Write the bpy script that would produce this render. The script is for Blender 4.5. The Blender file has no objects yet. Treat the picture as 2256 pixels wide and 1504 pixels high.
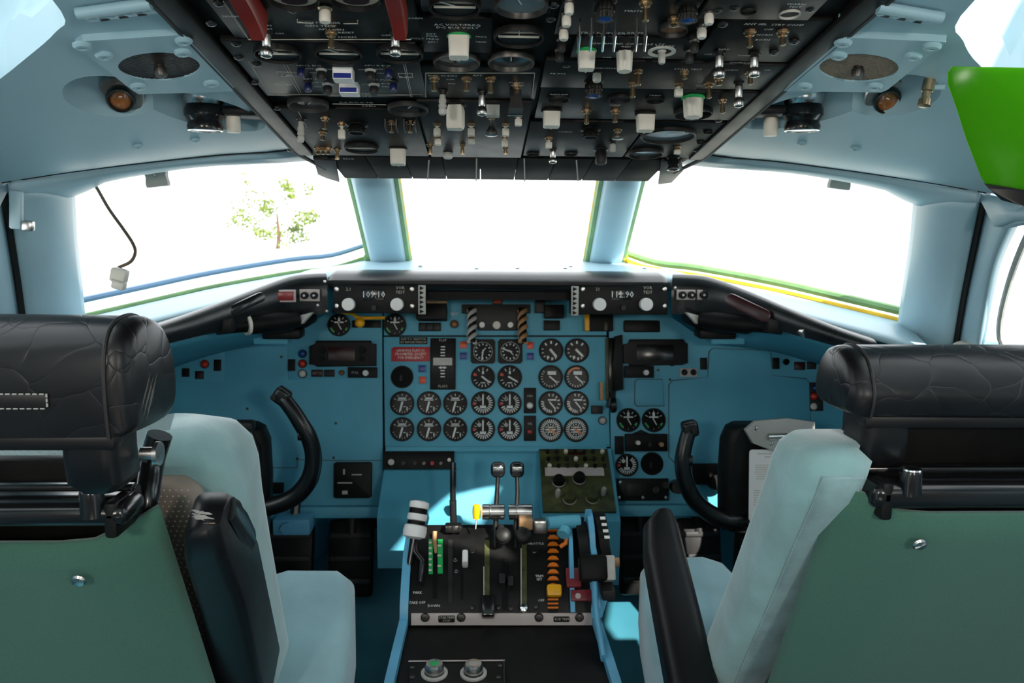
import bpy, bmesh, math, random
from math import sin, cos, tan, pi, radians, atan2, sqrt
from mathutils import Vector, Matrix
random.seed(7)
sc = bpy.context.scene
col = sc.collection

# ------------------------------------------------------------------ camera
F = 1821.0                                   # focal length in photo pixels (2256 x 1504)
CAM = Vector((-0.03, 0.0, 1.12))
YAW, PIT, ROL = radians(2.08), radians(-8.0), radians(0.5)
fw = Vector((sin(YAW)*cos(PIT), cos(YAW)*cos(PIT), sin(PIT)))
r0 = Vector((cos(YAW), -sin(YAW), 0)); u0 = r0.cross(fw)
rt = r0*cos(ROL) + u0*sin(ROL); up = -r0*sin(ROL) + u0*cos(ROL)
cd = bpy.data.cameras.new('camera'); cam = bpy.data.objects.new('camera', cd); col.objects.link(cam)
cd.sensor_fit = 'HORIZONTAL'; cd.sensor_width = 36.0; cd.lens = F/2256*36.0; cd.clip_start = 0.02; cd.clip_end = 500
cam.matrix_world = Matrix(((rt.x, up.x, -fw.x, CAM.x), (rt.y, up.y, -fw.y, CAM.y), (rt.z, up.z, -fw.z, CAM.z), (0, 0, 0, 1)))
cd.dof.use_dof = True; cd.dof.focus_distance = 0.95; cd.dof.aperture_fstop = 12.0
sc.camera = cam

# ------------------------------------------------------------------ light and exposure
sc.view_settings.view_transform = 'Standard'; sc.view_settings.look = 'None'
sc.view_settings.gamma = 1.0; sc.view_settings.use_curve_mapping = False
sc.view_settings.exposure = 0.42
wd = bpy.data.worlds.new('bright_hazy_sky'); sc.world = wd; wd.use_nodes = True
bg = wd.node_tree.nodes['Background']; bg.inputs[0].default_value = (0.93, 0.97, 1.0, 1); bg.inputs[1].default_value = 2.5
sl = bpy.data.lights.new('sun', 'SUN'); sl.energy = 9.0; sl.angle = radians(0.6); sl.color = (1, .96, .88)
sun = bpy.data.objects.new('sun', sl); col.objects.link(sun)
sun.rotation_euler = Vector((-.52, 1.0, -.80)).to_track_quat('-Z', 'Y').to_euler()
FILL_WATTS = 3.6                             # watts of each added fill lamp behind the camera

# ------------------------------------------------------------------ photo pixel -> place
def ray(px, py): return fw + rt*((px-1128)/F) - up*((py-752)/F)
def PD(px, py, d): return CAM + ray(px, py)*d
def PY(px, py, Y):
    d = ray(px, py); return CAM + d*(Y/d.y)
def PZ(px, py, Z):
    d = ray(px, py); return CAM + d*((Z-CAM.z)/d.z)
def proj(p):
    q = Vector(p)-CAM; z = q.dot(fw); return (1128+F*q.dot(rt)/z, 752-F*q.dot(up)/z)
class Plane:
    def __init__(s, o, u, v):
        s.o = Vector(o); s.u = Vector(u).normalized(); s.n = s.u.cross(Vector(v)).normalized(); s.v = s.n.cross(s.u)
    def hit(s, px, py, h=0):
        d = ray(px, py); t = ((s.o + s.n*h - CAM).dot(s.n))/d.dot(s.n); return CAM + d*t
    def mat(s, p, rot=0):
        u = s.u*cos(rot)+s.v*sin(rot); v = s.n.cross(u)
        return Matrix(((u.x, v.x, s.n.x, p.x), (u.y, v.y, s.n.y, p.y), (u.z, v.z, s.n.z, p.z), (0, 0, 0, 1)))
    def M(s, px, py, h=0, rot=0):
        p = s.hit(px, py, 0); return s.mat(p + s.n*h, rot)
    def loc(s, px, py):
        q = s.hit(px, py)-s.o; return (q.dot(s.u), q.dot(s.v))
    def rect(s, x0, y0, x1, y1):
        a = (s.loc(x0, (y0+y1)/2)[0], s.loc(x1, (y0+y1)/2)[0]); xm = (x0+x1)/2
        b = (s.loc(xm, y1)[1], s.loc(xm, y0)[1])
        c = s.o + s.u*((a[0]+a[1])/2) + s.v*((b[0]+b[1])/2)
        return s.mat(c), abs(a[1]-a[0]), abs(b[1]-b[0])
    def wpx(s, px, py, w): return (s.hit(px+w/2, py)-s.hit(px-w/2, py)).length
    def height(s, bx, by, ty):                # length along the normal that reaches photo row ty
        p = s.hit(bx, by); lo, hi = 0.0, .12
        for _ in range(30):
            m = (lo+hi)/2
            if proj(p+s.n*m)[1] < ty: lo = m
            else: hi = m
        return lo

# ------------------------------------------------------------------ materials
MT = {}
def mat(name, c, rough=.5, metal=0, noise=None, bump=None, sheen=0, coat=0, spec=.5, emit=None, trans=0, c2=None, vor=None):
    m = bpy.data.materials.new(name); m.use_nodes = True; nt = m.node_tree; b = nt.nodes['Principled BSDF']
    b.inputs['Base Color'].default_value = (*c, 1); b.inputs['Roughness'].default_value = rough; b.inputs['Metallic'].default_value = metal
    b.inputs['Sheen Weight'].default_value = sheen; b.inputs['Coat Weight'].default_value = coat; b.inputs['Specular IOR Level'].default_value = spec
    tc = nt.nodes.new('ShaderNodeTexCoord')
    if noise:
        n = nt.nodes.new('ShaderNodeTexNoise'); n.inputs['Scale'].default_value = noise[0]; n.inputs['Detail'].default_value = 6
        nt.links.new(tc.outputs['Object'], n.inputs['Vector'])
        r = nt.nodes.new('ShaderNodeValToRGB'); a = noise[1]; d = c2 or tuple(x*(1-a) for x in c); e = tuple(min(1, x*(1+a)) for x in c) if not c2 else c
        r.color_ramp.elements[0].position = .32; r.color_ramp.elements[1].position = .68
        r.color_ramp.elements[0].color = (*d, 1); r.color_ramp.elements[1].color = (*e, 1)
        nt.links.new(n.outputs['Fac'], r.inputs['Fac']); nt.links.new(r.outputs['Color'], b.inputs['Base Color'])
        mr = nt.nodes.new('ShaderNodeMapRange'); mr.inputs['To Min'].default_value = max(0, rough-.08); mr.inputs['To Max'].default_value = min(1, rough+.08)
        nt.links.new(n.outputs['Fac'], mr.inputs['Value']); nt.links.new(mr.outputs['Result'], b.inputs['Roughness'])
    if bump or vor:
        bp = nt.nodes.new('ShaderNodeBump'); bp.inputs['Strength'].default_value = (bump or vor)[1]; bp.inputs['Distance'].default_value = .002
        if vor:
            t = nt.nodes.new('ShaderNodeTexVoronoi'); t.feature = 'DISTANCE_TO_EDGE'; t.inputs['Scale'].default_value = vor[0]
            n2 = nt.nodes.new('ShaderNodeTexNoise'); n2.inputs['Scale'].default_value = vor[0]*.35; nt.links.new(tc.outputs['Object'], n2.inputs['Vector'])
            ad = nt.nodes.new('ShaderNodeVectorMath'); ad.operation = 'MULTIPLY_ADD'; ad.inputs[1].default_value = (.09, .09, .09)
            nt.links.new(n2.outputs['Color'], ad.inputs[0]); nt.links.new(tc.outputs['Object'], ad.inputs[2]); nt.links.new(ad.outputs[0], t.inputs['Vector'])
            pw = nt.nodes.new('ShaderNodeMath'); pw.operation = 'POWER'; pw.inputs[1].default_value = .3
            nt.links.new(t.outputs['Distance'], pw.inputs[0]); nt.links.new(pw.outputs[0], bp.inputs['Height'])
        else:
            t = nt.nodes.new('ShaderNodeTexNoise'); t.inputs['Scale'].default_value = bump[0]; t.inputs['Detail'].default_value = 4
            nt.links.new(tc.outputs['Object'], t.inputs['Vector']); nt.links.new(t.outputs['Fac'], bp.inputs['Height'])
        nt.links.new(bp.outputs['Normal'], b.inputs['Normal'])
    if emit:
        b.inputs['Emission Color'].default_value = (*emit[0], 1); b.inputs['Emission Strength'].default_value = emit[1]
    if trans: b.inputs['Transmission Weight'].default_value = trans
    MT[name] = m; return m
def srgb(r, g, b): return tuple(((x/255)/12.92 if x/255 <= .04045 else ((x/255+.055)/1.055)**2.4) for x in (r, g, b))
mat('panel_paint', srgb(84, 164, 188), .55, noise=(7, .10), bump=(220, .05))
mat('liner_paint', srgb(156, 189, 201), .42, noise=(5, .05), bump=(60, .03))
mat('frame_paint', srgb(160, 190, 202), .42, noise=(6, .06))
mat('pedestal_paint', srgb(98, 170, 205), .4, noise=(12, .10))
mat('black_panel', (.0048, .0047, .0046), .5, noise=(30, .35), bump=(160, .08), spec=.15)
mat('black_plate', (.0075, .0074, .0072), .46, noise=(25, .35), bump=(90, .05), spec=.18)
mat('grey_black', (.016, .016, .016), .48, noise=(20, .4), spec=.3)
mat('black_leather', (.005, .0045, .0055), .36, noise=(9, .3), vor=(26, .42), spec=.36)
mat('black_leather_smooth', (.005, .0045, .0055), .42, noise=(9, .3), bump=(40, .12), spec=.35)
mat('pad_black', (.006, .006, .007), .30, noise=(14, .3), bump=(120, .1))
mat('black_gloss', (.008, .008, .009), .2)
mat('black_matte', (.005, .005, .005), .7, noise=(30, .3), spec=.1)
mat('rubber', (.014, .013, .013), .6, bump=(80, .1))
mat('metal', (.55, .54, .52), .3, 1, noise=(60, .2))
mat('brass', (.50, .36, .22), .33, 1, noise=(60, .25))
mat('steel', (.62, .62, .62), .22, 1, noise=(40, .15))
mat('dark_metal', (.09, .085, .08), .4, 1, noise=(60, .3))
mat('ivory', srgb(214, 208, 196), .42, noise=(40, .08))
mat('white_plastic', srgb(232, 230, 228), .4, noise=(40, .05))
mat('grey_white', srgb(180, 178, 172), .45, noise=(40, .12))
mat('red_guard', srgb(120, 26, 18), .35, noise=(20, .2))
mat('red_placard', srgb(176, 16, 26), .45)
mat('red_lens', srgb(205, 40, 12), .2, coat=.6)
mat('orange_lens', srgb(215, 62, 12), .35)
mat('blue_lens', srgb(16, 60, 130), .2, coat=.6)
mat('blue_flat', srgb(22, 42, 130), .35)
mat('dark_red', srgb(52, 10, 14), .3)
mat('maroon', srgb(120, 34, 44), .5, noise=(30, .2))
mat('yellow', srgb(232, 165, 12), .4, noise=(30, .12))
mat('orange', srgb(212, 110, 18), .45, noise=(40, .15))
mat('green_strip', srgb(26, 160, 82), .5)
mat('grille_brown', srgb(128, 116, 102), .6)
mat('green_primer', srgb(112, 150, 100), .5, noise=(14, .2))
mat('yellow_seal', srgb(222, 180, 40), .5, noise=(20, .2))
mat('mark', (.75, .75, .72), .6)
mat('mark_dim', (.50, .47, .40), .6)
mat('mark_dark', (.06, .06, .06), .6)
mat('glass_face', (.02, .024, .026), .06, coat=1)
mat('haze_glass', (.15, .19, .21), .25, coat=.5)
mat('dial', (.0042, .0042, .0045), .5, spec=.08)
mat('cream_dial', srgb(205, 185, 165), .5, noise=(30, .1))
mat('plush', srgb(140, 178, 178), .9, noise=(13, .2), bump=(260, .25), sheen=.6)
mat('plush_back', srgb(134, 162, 164), .92, noise=(26, .24), bump=(160, .4), sheen=.5)
mat('seat_plush', srgb(146, 186, 194), .9, noise=(11, .12), bump=(260, .25), sheen=.6)
mat('green_fabric', srgb(62, 106, 90), .85, noise=(700, .12), bump=(900, .25), sheen=.3)
mat('vinyl', srgb(142, 130, 118), .5, noise=(14, .15))
mat('vinyl_dot', srgb(196, 186, 172), .4)
mat('floor_paint', srgb(50, 112, 128), .5, noise=(6, .2), bump=(30, .05))
mat('wall_dark', (.02, .024, .026), .7, noise=(8, .4))
mat('bulkhead', srgb(92, 100, 104), .7, noise=(4, .06))
mat('navy', srgb(14, 24, 70), .3)
mat('beige', srgb(200, 192, 180), .7, noise=(4, .06))
mat('paper', srgb(222, 218, 216), .6)
mat('cable', srgb(92, 78, 60), .5)
mat('amber', srgb(150, 90, 40), .15, coat=1)
mat('lens_dark', (.03, .012, .01), .08, coat=1)
mat('olive', srgb(62, 66, 34), .5, noise=(60, .5))
mat('tan', srgb(170, 130, 90), .5, noise=(40, .2))
mat('concrete', srgb(205, 200, 190), .9, noise=(.4, .08))
mat('leaf', srgb(96, 112, 40), .8, noise=(2, .3))
mat('bark', srgb(90, 70, 50), .9, noise=(8, .3))
mat('blue_frame', srgb(120, 150, 185), .4)
mat('silver_paint', srgb(188, 176, 172), .42, noise=(18, .08))
mat('grey_clip', srgb(158, 156, 150), .5, noise=(20, .1))
mat('fill_glow', (1, .97, .9), .5, emit=((1, .95, .86), 6))  # diffuser glow of the added fill lamps
mat('dark_seam', (.02, .018, .017), .8)
def glassy(name, tint, gl=.06, rough=.02):
    m = bpy.data.materials.new(name); m.use_nodes = True; nt = m.node_tree; nt.nodes.clear()
    o = nt.nodes.new('ShaderNodeOutputMaterial'); t = nt.nodes.new('ShaderNodeBsdfTransparent'); g = nt.nodes.new('ShaderNodeBsdfGlossy')
    t.inputs[0].default_value = (*tint, 1); g.inputs['Roughness'].default_value = rough
    x = nt.nodes.new('ShaderNodeMixShader'); x.inputs[0].default_value = gl
    nt.links.new(t.outputs[0], x.inputs[1]); nt.links.new(g.outputs[0], x.inputs[2]); nt.links.new(x.outputs[0], o.inputs[0]); MT[name] = m; return m
glassy('window_glass', (.96, .97, .97), .03)
glassy('dial_glass', (.97, .98, .98), .004, .25)
def green_visor():
    m = glassy('visor_green', (.20, .50, .07), .02, .15); nt = m.node_tree
    x = [n for n in nt.nodes if n.type == 'MIX_SHADER'][0]; o = [n for n in nt.nodes if n.type == 'OUTPUT_MATERIAL'][0]
    d = nt.nodes.new('ShaderNodeBsdfTranslucent'); d.inputs[0].default_value = (.20, .46, .06, 1)
    e = nt.nodes.new('ShaderNodeMixShader'); e.inputs[0].default_value = .68
    nt.links.new(x.outputs[0], e.inputs[1]); nt.links.new(d.outputs[0], e.inputs[2]); nt.links.new(e.outputs[0], o.inputs[0])
green_visor()

# ------------------------------------------------------------------ objects and meshes
WM = {}
def obj(name, me, m=None, parent=None, M=None, label=None, cat=None, group=None, kind=None):
    M = M or Matrix.Identity(4)
    o = bpy.data.objects.new(name, me); col.objects.link(o)
    if m and me and not me.materials: me.materials.append(MT[m])
    if parent is not None:
        o.parent = parent; o.matrix_basis = WM[parent].inverted() @ M
    else: o.matrix_basis = M
    WM[o] = M.copy()
    if label: o['label'] = label
    if cat: o['category'] = cat
    if group: o['group'] = group
    if kind: o['kind'] = kind
    return o
def thing(name, loc, label, cat, group=None, kind=None): return obj(name, None, None, None, Matrix.Translation(Vector(loc)), label, cat, group, kind)

class MB:
    def __init__(s): s.b = bmesh.new()
    def box(s, c, d, bev=0, seg=2, M=None):
        r = bmesh.ops.create_cube(s.b, size=1)['verts']
        for v in r: v.co = Vector((v.co.x*d[0]+c[0], v.co.y*d[1]+c[1], v.co.z*d[2]+c[2]))
        if bev:
            es = list({e for v in r for e in v.link_edges}); q = bmesh.ops.bevel(s.b, geom=es, offset=min(bev, min(d)*.45), segments=seg, profile=.5, affect='EDGES'); 
            if M: 
                vs = {v for f in q['faces'] for v in f.verts}
                for v in vs: v.co = M @ v.co
        elif M:
            for v in r: v.co = M @ v.co
        return s
    def loft(s, loops, cap=True, close=True):
        L = [[s.b.verts.new(p) for p in lp] for lp in loops]; n = len(L[0])
        for a, b in zip(L, L[1:]):
            for i in range(n if close else n-1):
                j = (i+1) % n
                s.b.faces.new((a[i], a[j], b[j], b[i]))
        if cap and close:
            s.b.faces.new(list(reversed(L[0]))); s.b.faces.new(L[-1])
        return s
    def cyl(s, p0, p1, r0, r1=None, n=14):
        return s.tube([p0, p1], [r0, r0 if r1 is None else r1], n)
    def tube(s, pts, r, n=8, flat=None, upv=None):
        P = [Vector(p) for p in pts]; R = r if isinstance(r, (list, tuple)) else [r]*len(P); loops = []
        prev = None
        for i, p in enumerate(P):
            t = (P[min(i+1, len(P)-1)]-P[max(i-1, 0)]).normalized()
            if prev is None:
                a = Vector(upv) if upv else (Vector((0, 0, 1)) if abs(t.z) < .9 else Vector((1, 0, 0)))
                x = t.cross(a).normalized()
            else: x = (prev - t*prev.dot(t)).normalized()
            prev = x; y = t.cross(x); k = flat or 1
            loops.append([p + x*(R[i]*cos(2*pi*j/n)) + y*(R[i]*k*sin(2*pi*j/n)) for j in range(n)])
        return s.loft(loops)
    def lathe(s, prof, n=20, M=None):
        loops = []
        for r, z in prof:
            lp = [Vector((max(r, 1e-5)*cos(2*pi*j/n), max(r, 1e-5)*sin(2*pi*j/n), z)) for j in range(n)]
            loops.append([M @ p for p in lp] if M else lp)
        return s.loft(loops)
    def prism(s, poly, z0, z1, bev=0, M=None):
        a = [s.b.verts.new((x, y, z0)) for x, y in poly]; b = [s.b.verts.new((x, y, z1)) for x, y in poly]
        n = len(a); fs = [s.b.faces.new(list(reversed(a))), s.b.faces.new(b)]
        for i in range(n): fs.append(s.b.faces.new((a[i], a[(i+1) % n], b[(i+1) % n], b[i])))
        if bev:
            es = list({e for v in b for e in v.link_edges if e.other_vert(v) in b})
            bmesh.ops.bevel(s.b, geom=es, offset=bev, segments=2, profile=.5, affect='EDGES')
        if M:
            for v in set(v for f in s.b.faces for v in f.verts): v.co = M @ v.co
        return s
    def grid(s, rows):
        G = [[s.b.verts.new(p) for p in r] for r in rows]
        for a, b in zip(G, G[1:]):
            for i in range(len(a)-1): s.b.faces.new((a[i], a[i+1], b[i+1], b[i]))
        return s
    def me(s, name='mesh', smooth=True, ang=38):
        bmesh.ops.recalc_face_normals(s.b, faces=s.b.faces)
        m = bpy.data.meshes.new(name); s.b.to_mesh(m); s.b.free()
        if smooth:
            m.polygons.foreach_set('use_smooth', [True]*len(m.polygons)); m.set_sharp_from_angle(angle=radians(ang))
        return m
    def obj(s, name, m, parent=None, M=None, ang=38, **k): return obj(name, s.me(name, True, ang), m, parent, M, **k)
def local(parent_pts_origin, pts): return [Vector(p)-Vector(parent_pts_origin) for p in pts]
CACHE = {}
def cached(key, fn):
    if key not in CACHE: CACHE[key] = fn()
    return CACHE[key]
def solid(o, th, off=0, bev=0):
    m = o.modifiers.new('thick', 'SOLIDIFY'); m.thickness = th; m.offset = off; m.use_even_offset = False
    if bev:
        b = o.modifiers.new('edge', 'BEVEL'); b.width = bev; b.segments = 2; b.limit_method = 'ANGLE'
    return o
def subsurf(o, n=2):
    m = o.modifiers.new('smooth', 'SUBSURF'); m.levels = n; m.render_levels = n; return o
def crv(pts, n=6):
    "Catmull-Rom through points"
    P = [Vector(p) for p in pts]; out = []
    for i in range(len(P)-1):
        a, b, c, d = P[max(i-1, 0)], P[i], P[i+1], P[min(i+2, len(P)-1)]
        for k in range(n):
            t = k/n; out.append(.5*((2*b)+(c-a)*t+(2*a-5*b+4*c-d)*t*t+(3*b-a-3*c+d)*t**3))
    out.append(P[-1]); return out
def rrect(w, h, r, n=4):
    r = min(r, w/2*.98, h/2*.98); o = []
    for cx, cy, a0 in ((w/2-r, h/2-r, 0), (-w/2+r, h/2-r, pi/2), (-w/2+r, -h/2+r, pi), (w/2-r, -h/2+r, 1.5*pi)):
        for k in range(n+1): a = a0+pi/2*k/n; o.append((cx+r*cos(a), cy+r*sin(a)))
    return o
TXT = {}
def text_mesh(t, size, align='CENTER'):
    k = (t, round(size, 5), align)
    if k not in TXT:
        c = bpy.data.curves.new('lettering', 'FONT'); c.body = t; c.size = size; c.align_x = align; c.align_y = 'CENTER'; c.resolution_u = 1
        o = bpy.data.objects.new('lettering', c); col.objects.link(o)
        dg = bpy.context.evaluated_depsgraph_get(); m = bpy.data.meshes.new_from_object(o.evaluated_get(dg))
        bpy.data.objects.remove(o); bpy.data.curves.remove(c); TXT[k] = m
    return TXT[k]
def lettering(parent, pl, px, py, t, hpx, m='mark', h=.0006, rot=0, sq=1.0, align='CENTER'):
    size = pl.wpx(px, py, hpx)*1.35
    me = text_mesh(t, size, align)
    if not me.materials: me.materials.append(MT[m])
    elif me.materials[0] != MT[m]: me = me.copy(); me.materials.clear(); me.materials.append(MT[m])
    return obj('lettering', me, None, parent, pl.M(px, py, h, rot) @ Matrix.Diagonal((sq, 1, 1, 1)))
def plate(parent, name, pl, x0, y0, x1, y1, th, m, z0=0, bev=.0012, r=None, **k):
    M, w, h = pl.rect(x0, y0, x1, y1)
    b = MB()
    if r: b.prism(rrect(w, h, r), z0, z0+th, min(bev, th*.4))
    else: b.box((0, 0, z0+th/2), (w, h, th), bev)
    return b.obj(name, m, parent, M, **k)
def poly(parent, name, pl, pts, th, m, z0=0, bev=.0012, **k):
    M = pl.mat(pl.o); q = [pl.loc(*p) for p in pts]
    if sum(a[0]*b[1]-b[0]*a[1] for a, b in zip(q, q[1:]+q[:1])) < 0: q.reverse()
    return MB().prism(q, z0, z0+th, bev).obj(name, m, parent, M, **k)
def line(parent, pl, pts, wpx=1.4, m='mark_dim', h=.0009, name='printed_line'):
    b = MB(); q = [pl.loc(*p) for p in pts]; w = pl.wpx(*pts[0], wpx)/2
    for (x0, y0), (x1, y1) in zip(q, q[1:]):
        d = Vector((x1-x0, y1-y0)); L = d.length
        if L < 1e-6: continue
        d /= L; e = Vector((-d.y, d.x))*w; d *= w
        b.prism([(x0-d.x-e.x, y0-d.y-e.y), (x1+d.x-e.x, y1+d.y-e.y), (x1+d.x+e.x, y1+d.y+e.y), (x0-d.x+e.x, y0-d.y+e.y)], h-.0008, h)
    return b.obj(name, m, parent, pl.mat(pl.o))
def on_mesh(o, px, py):
    "photo pixel -> point and normal on a mesh built in world coordinates"
    from mathutils.bvhtree import BVHTree
    if o.name not in BV: BV[o.name] = BVHTree.FromPolygons([v.co for v in o.data.vertices], [tuple(p.vertices) for p in o.data.polygons])
    d = ray(px, py).normalized(); h = BV[o.name].ray_cast(CAM, d)
    if h[0] is None: return None
    n = h[1] if h[1].dot(d) < 0 else -h[1]
    return h[0], n
BV = {}
def scratch(o, pts, m, r=.0006, name='scratch'):
    P = [on_mesh(o, *p) for p in pts]; P = [p+n*.0002 for p, n in (q for q in P if q)]
    if len(P) > 1: MB().tube(P, [r*.3]+[r]*(len(P)-2)+[r*.3], 6).obj(name, m, o)
def screw(parent, pl, px, py, r=.004, m='dark_metal', name='screw', h=0):
    def mk():
        b = MB(); b.lathe([(r, 0), (r, r*.25), (r*.75, r*.5), (r*.32, r*.55), (r*.3, r*.35), (0, r*.35)], 12)
        return b.me('screw')
    return obj(name, cached(('screw', r, m), mk), m, parent, pl.M(px, py, h, random.random()*3))
# ------------------------------------------------------------------ reference planes of the place
AO = radians(8.5)
OV = Plane((0, 1.493, 1.200), (1, 0, 0), (0, -cos(AO), sin(AO)))          # overhead panel, faces down and aft
TP = radians(12)
IP = Plane((0, 1.786, .75), (1, 0, 0), (0, sin(TP), cos(TP)))             # main instrument panel
def zover(Y): return 1.200 + (1.493-Y)*tan(AO)
def zliner(X, Y):
    u = max(0, abs(X)-.295); return zover(Y) + .004 - .10*u - .42*u*u
def cel(px, py):
    "photo pixel -> point on the ceiling liner"
    d = ray(px, py); lo, hi = .3, 2.2
    for _ in range(40):
        m = (lo+hi)/2; p = CAM + d*m
        if p.z < zliner(p.x, p.y): lo = m
        else: hi = m
    # the ray climbs from below the liner; first crossing
    return CAM + d*lo
def cel_in(px, py, h):
    "photo pixel -> point inside a liner recess, h above the liner surface"
    p = cel(px, py); d = ray(px, py); d = d/d.length
    for _ in range(400):
        if p.z - zliner(p.x, p.y) >= h: break
        p = p + d*.001
    return p
def celplane(px, py):
    p = cel(px, py); e = .01
    tx = Vector((2*e, 0, zliner(p.x+e, p.y)-zliner(p.x-e, p.y))); ty = Vector((0, -2*e, zliner(p.x, p.y-e)-zliner(p.x, p.y+e)))
    return Plane(p, tx, ty)

# ------------------------------------------------------------------ setting: floor, hull, liner, posts, windows
def sheet(name, rows, m, th=.012, off=0, parent=None, ang=50, bev=0, **k):
    o = MB().grid(rows).obj(name, m, parent, None, ang, **k)
    if th: solid(o, th, off, bev)
    return o
def mir(pts): return [Vector((-p[0], p[1], p[2])) for p in pts]
def lerp(a, b, t): return Vector(a).lerp(Vector(b), t)
def rows_between(A, B, n, bulge=0, nrm=None):
    out = []
    for k in range(n+1):
        t = k/n; r = [lerp(a, b, t) for a, b in zip(A, B)]
        if bulge: r = [p + Vector(nrm)*bulge*4*t*(1-t) for p in r]
        out.append(r)
    return out
def resample(pts, n):
    P = [Vector(p) for p in pts]; L = [0]
    for a, b in zip(P, P[1:]): L.append(L[-1]+(b-a).length)
    out = []; j = 0
    for k in range(n):
        s = L[-1]*k/(n-1)
        while j < len(P)-2 and L[j+1] < s: j += 1
        t = 0 if L[j+1] == L[j] else (s-L[j])/(L[j+1]-L[j]); out.append(P[j].lerp(P[j+1], max(0, min(1, t))))
    return out

b = MB(); b.box((0, .55, -.02), (2.1, 3.4, .04)); b.obj('floor', 'floor_paint', label='dark teal painted cockpit floor under the seats', cat='floor', kind='structure')
b = MB(); b.box((0, 2.05, .48), (.78, .03, .98)); b.obj('wall_front', 'wall_dark', label='dark forward bulkhead behind the instrument panel', cat='wall', kind='structure')
# aft bulkhead with a doorway, the vestibule behind it, and two added fill lamps
b = MB(); b.box((-.72, -.62, .95), (.74, .03, 1.9)); b.box((.72, -.62, .95), (.74, .03, 1.9)); b.box((0, -.62, 1.84), (.72, .03, .12))
b.obj('wall_aft', 'bulkhead', label='grey aft bulkhead with the open cockpit doorway', cat='wall', kind='structure')
b = MB(); b.box((0, -1.9, .95), (2.1, .03, 1.9)); b.box((-1.05, -1.26, .95), (.03, 1.3, 1.9)); b.box((1.05, -1.26, .95), (.03, 1.3, 1.9))
b.obj('wall_vestibule', 'bulkhead', label='grey vestibule walls aft of the cockpit doorway', cat='wall', kind='structure')
for sx in (-1, 1):  # invented fixtures out of view, added to light panels and seats from aft
    P = Vector((.47*sx, -.60, 1.26)); lt = thing('fill_lamp', P, 'added round white fill lamp on the aft bulkhead %s of the doorway' % ('right' if sx > 0 else 'left'), 'lamp', 'added fill lamps')
    M = Matrix.Translation(P) @ Matrix.Rotation(radians(90), 4, 'X')
    MB().lathe([(.085, 0), (.085, .012), (.078, .020), (.072, .020)], 28).obj('base_ring', 'white_plastic', lt, M)
    MB().lathe([(.074, .014), (.066, .032), (.045, .046), (0, .052)], 28).obj('diffuser', 'fill_glow', lt, M)
    la = bpy.data.lights.new('fill_light', 'AREA'); la.shape = 'DISK'; la.size = .13; la.energy = FILL_WATTS; la.color = (1, .93, .84)
    lo_ = bpy.data.objects.new('fill_light', la); col.objects.link(lo_); lo_.parent = lt; lo_.location = (0, .056, 0); lo_.rotation_euler = (radians(90), 0, 0)

rows = [[Vector((x, y, z)) for x in (-.85, -.5, 0, .5, .85)] for y, z in ((1.30, .012), (1.45, .06), (1.75, .21), (2.03, .35))]
rows = [[Vector((max(-.9, min(.9, p.x if p.y < 1.6 else p.x*(1-(p.y-1.6)*1.45))), p.y, p.z)) for p in r] for r in rows]
solid(MB().grid(rows).obj('floor.001', 'floor_paint', label='teal sloping footwell floor ahead of the seats', cat='floor', kind='structure'), .01)
S_ = {}
# key points of the starboard glazing (mirrored to port)
wb = [PY(1372, 578, 2.0), PY(1440, 600, 1.94), PY(1530, 612, 1.86), PY(1700, 645, 1.72), PY(1850, 681, 1.60), PY(1993, 716, 1.50)]      # sill of the side pane
wt = [PY(1412, 340, 1.72), PY(1540, 353, 1.46), PY(1700, 362, 1.42), PY(1830, 380, 1.38), PY(1960, 408, 1.34), PY(2034, 446, 1.32)]    # head of the side pane
seam = [PY(1500, 330, 1.40), PY(1600, 346, 1.34), PY(1700, 354, 1.32), PY(1860, 374, 1.28), PY(2035, 400, 1.22), PY(2170, 424, 1.16), PY(2330, 452, 1.08)]
pil_f = [PY(2034, 430, 1.32), PY(2022, 540, 1.385), PY(2004, 650, 1.46), PY(1990, 760, 1.53)]       # forward edge of the side post
pil_a = [PY(2163, 428, 1.18), PY(2140, 540, 1.25), PY(2118, 650, 1.32), PY(2098, 770, 1.39)]        # aft edge of the side post
def both(fn):
    for s in (1, -1): fn(s)
def sd(pts, s): return [Vector((p.x*s, p.y, p.z)) for p in pts]
side = {1: 'right', -1: 'left'}
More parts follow.
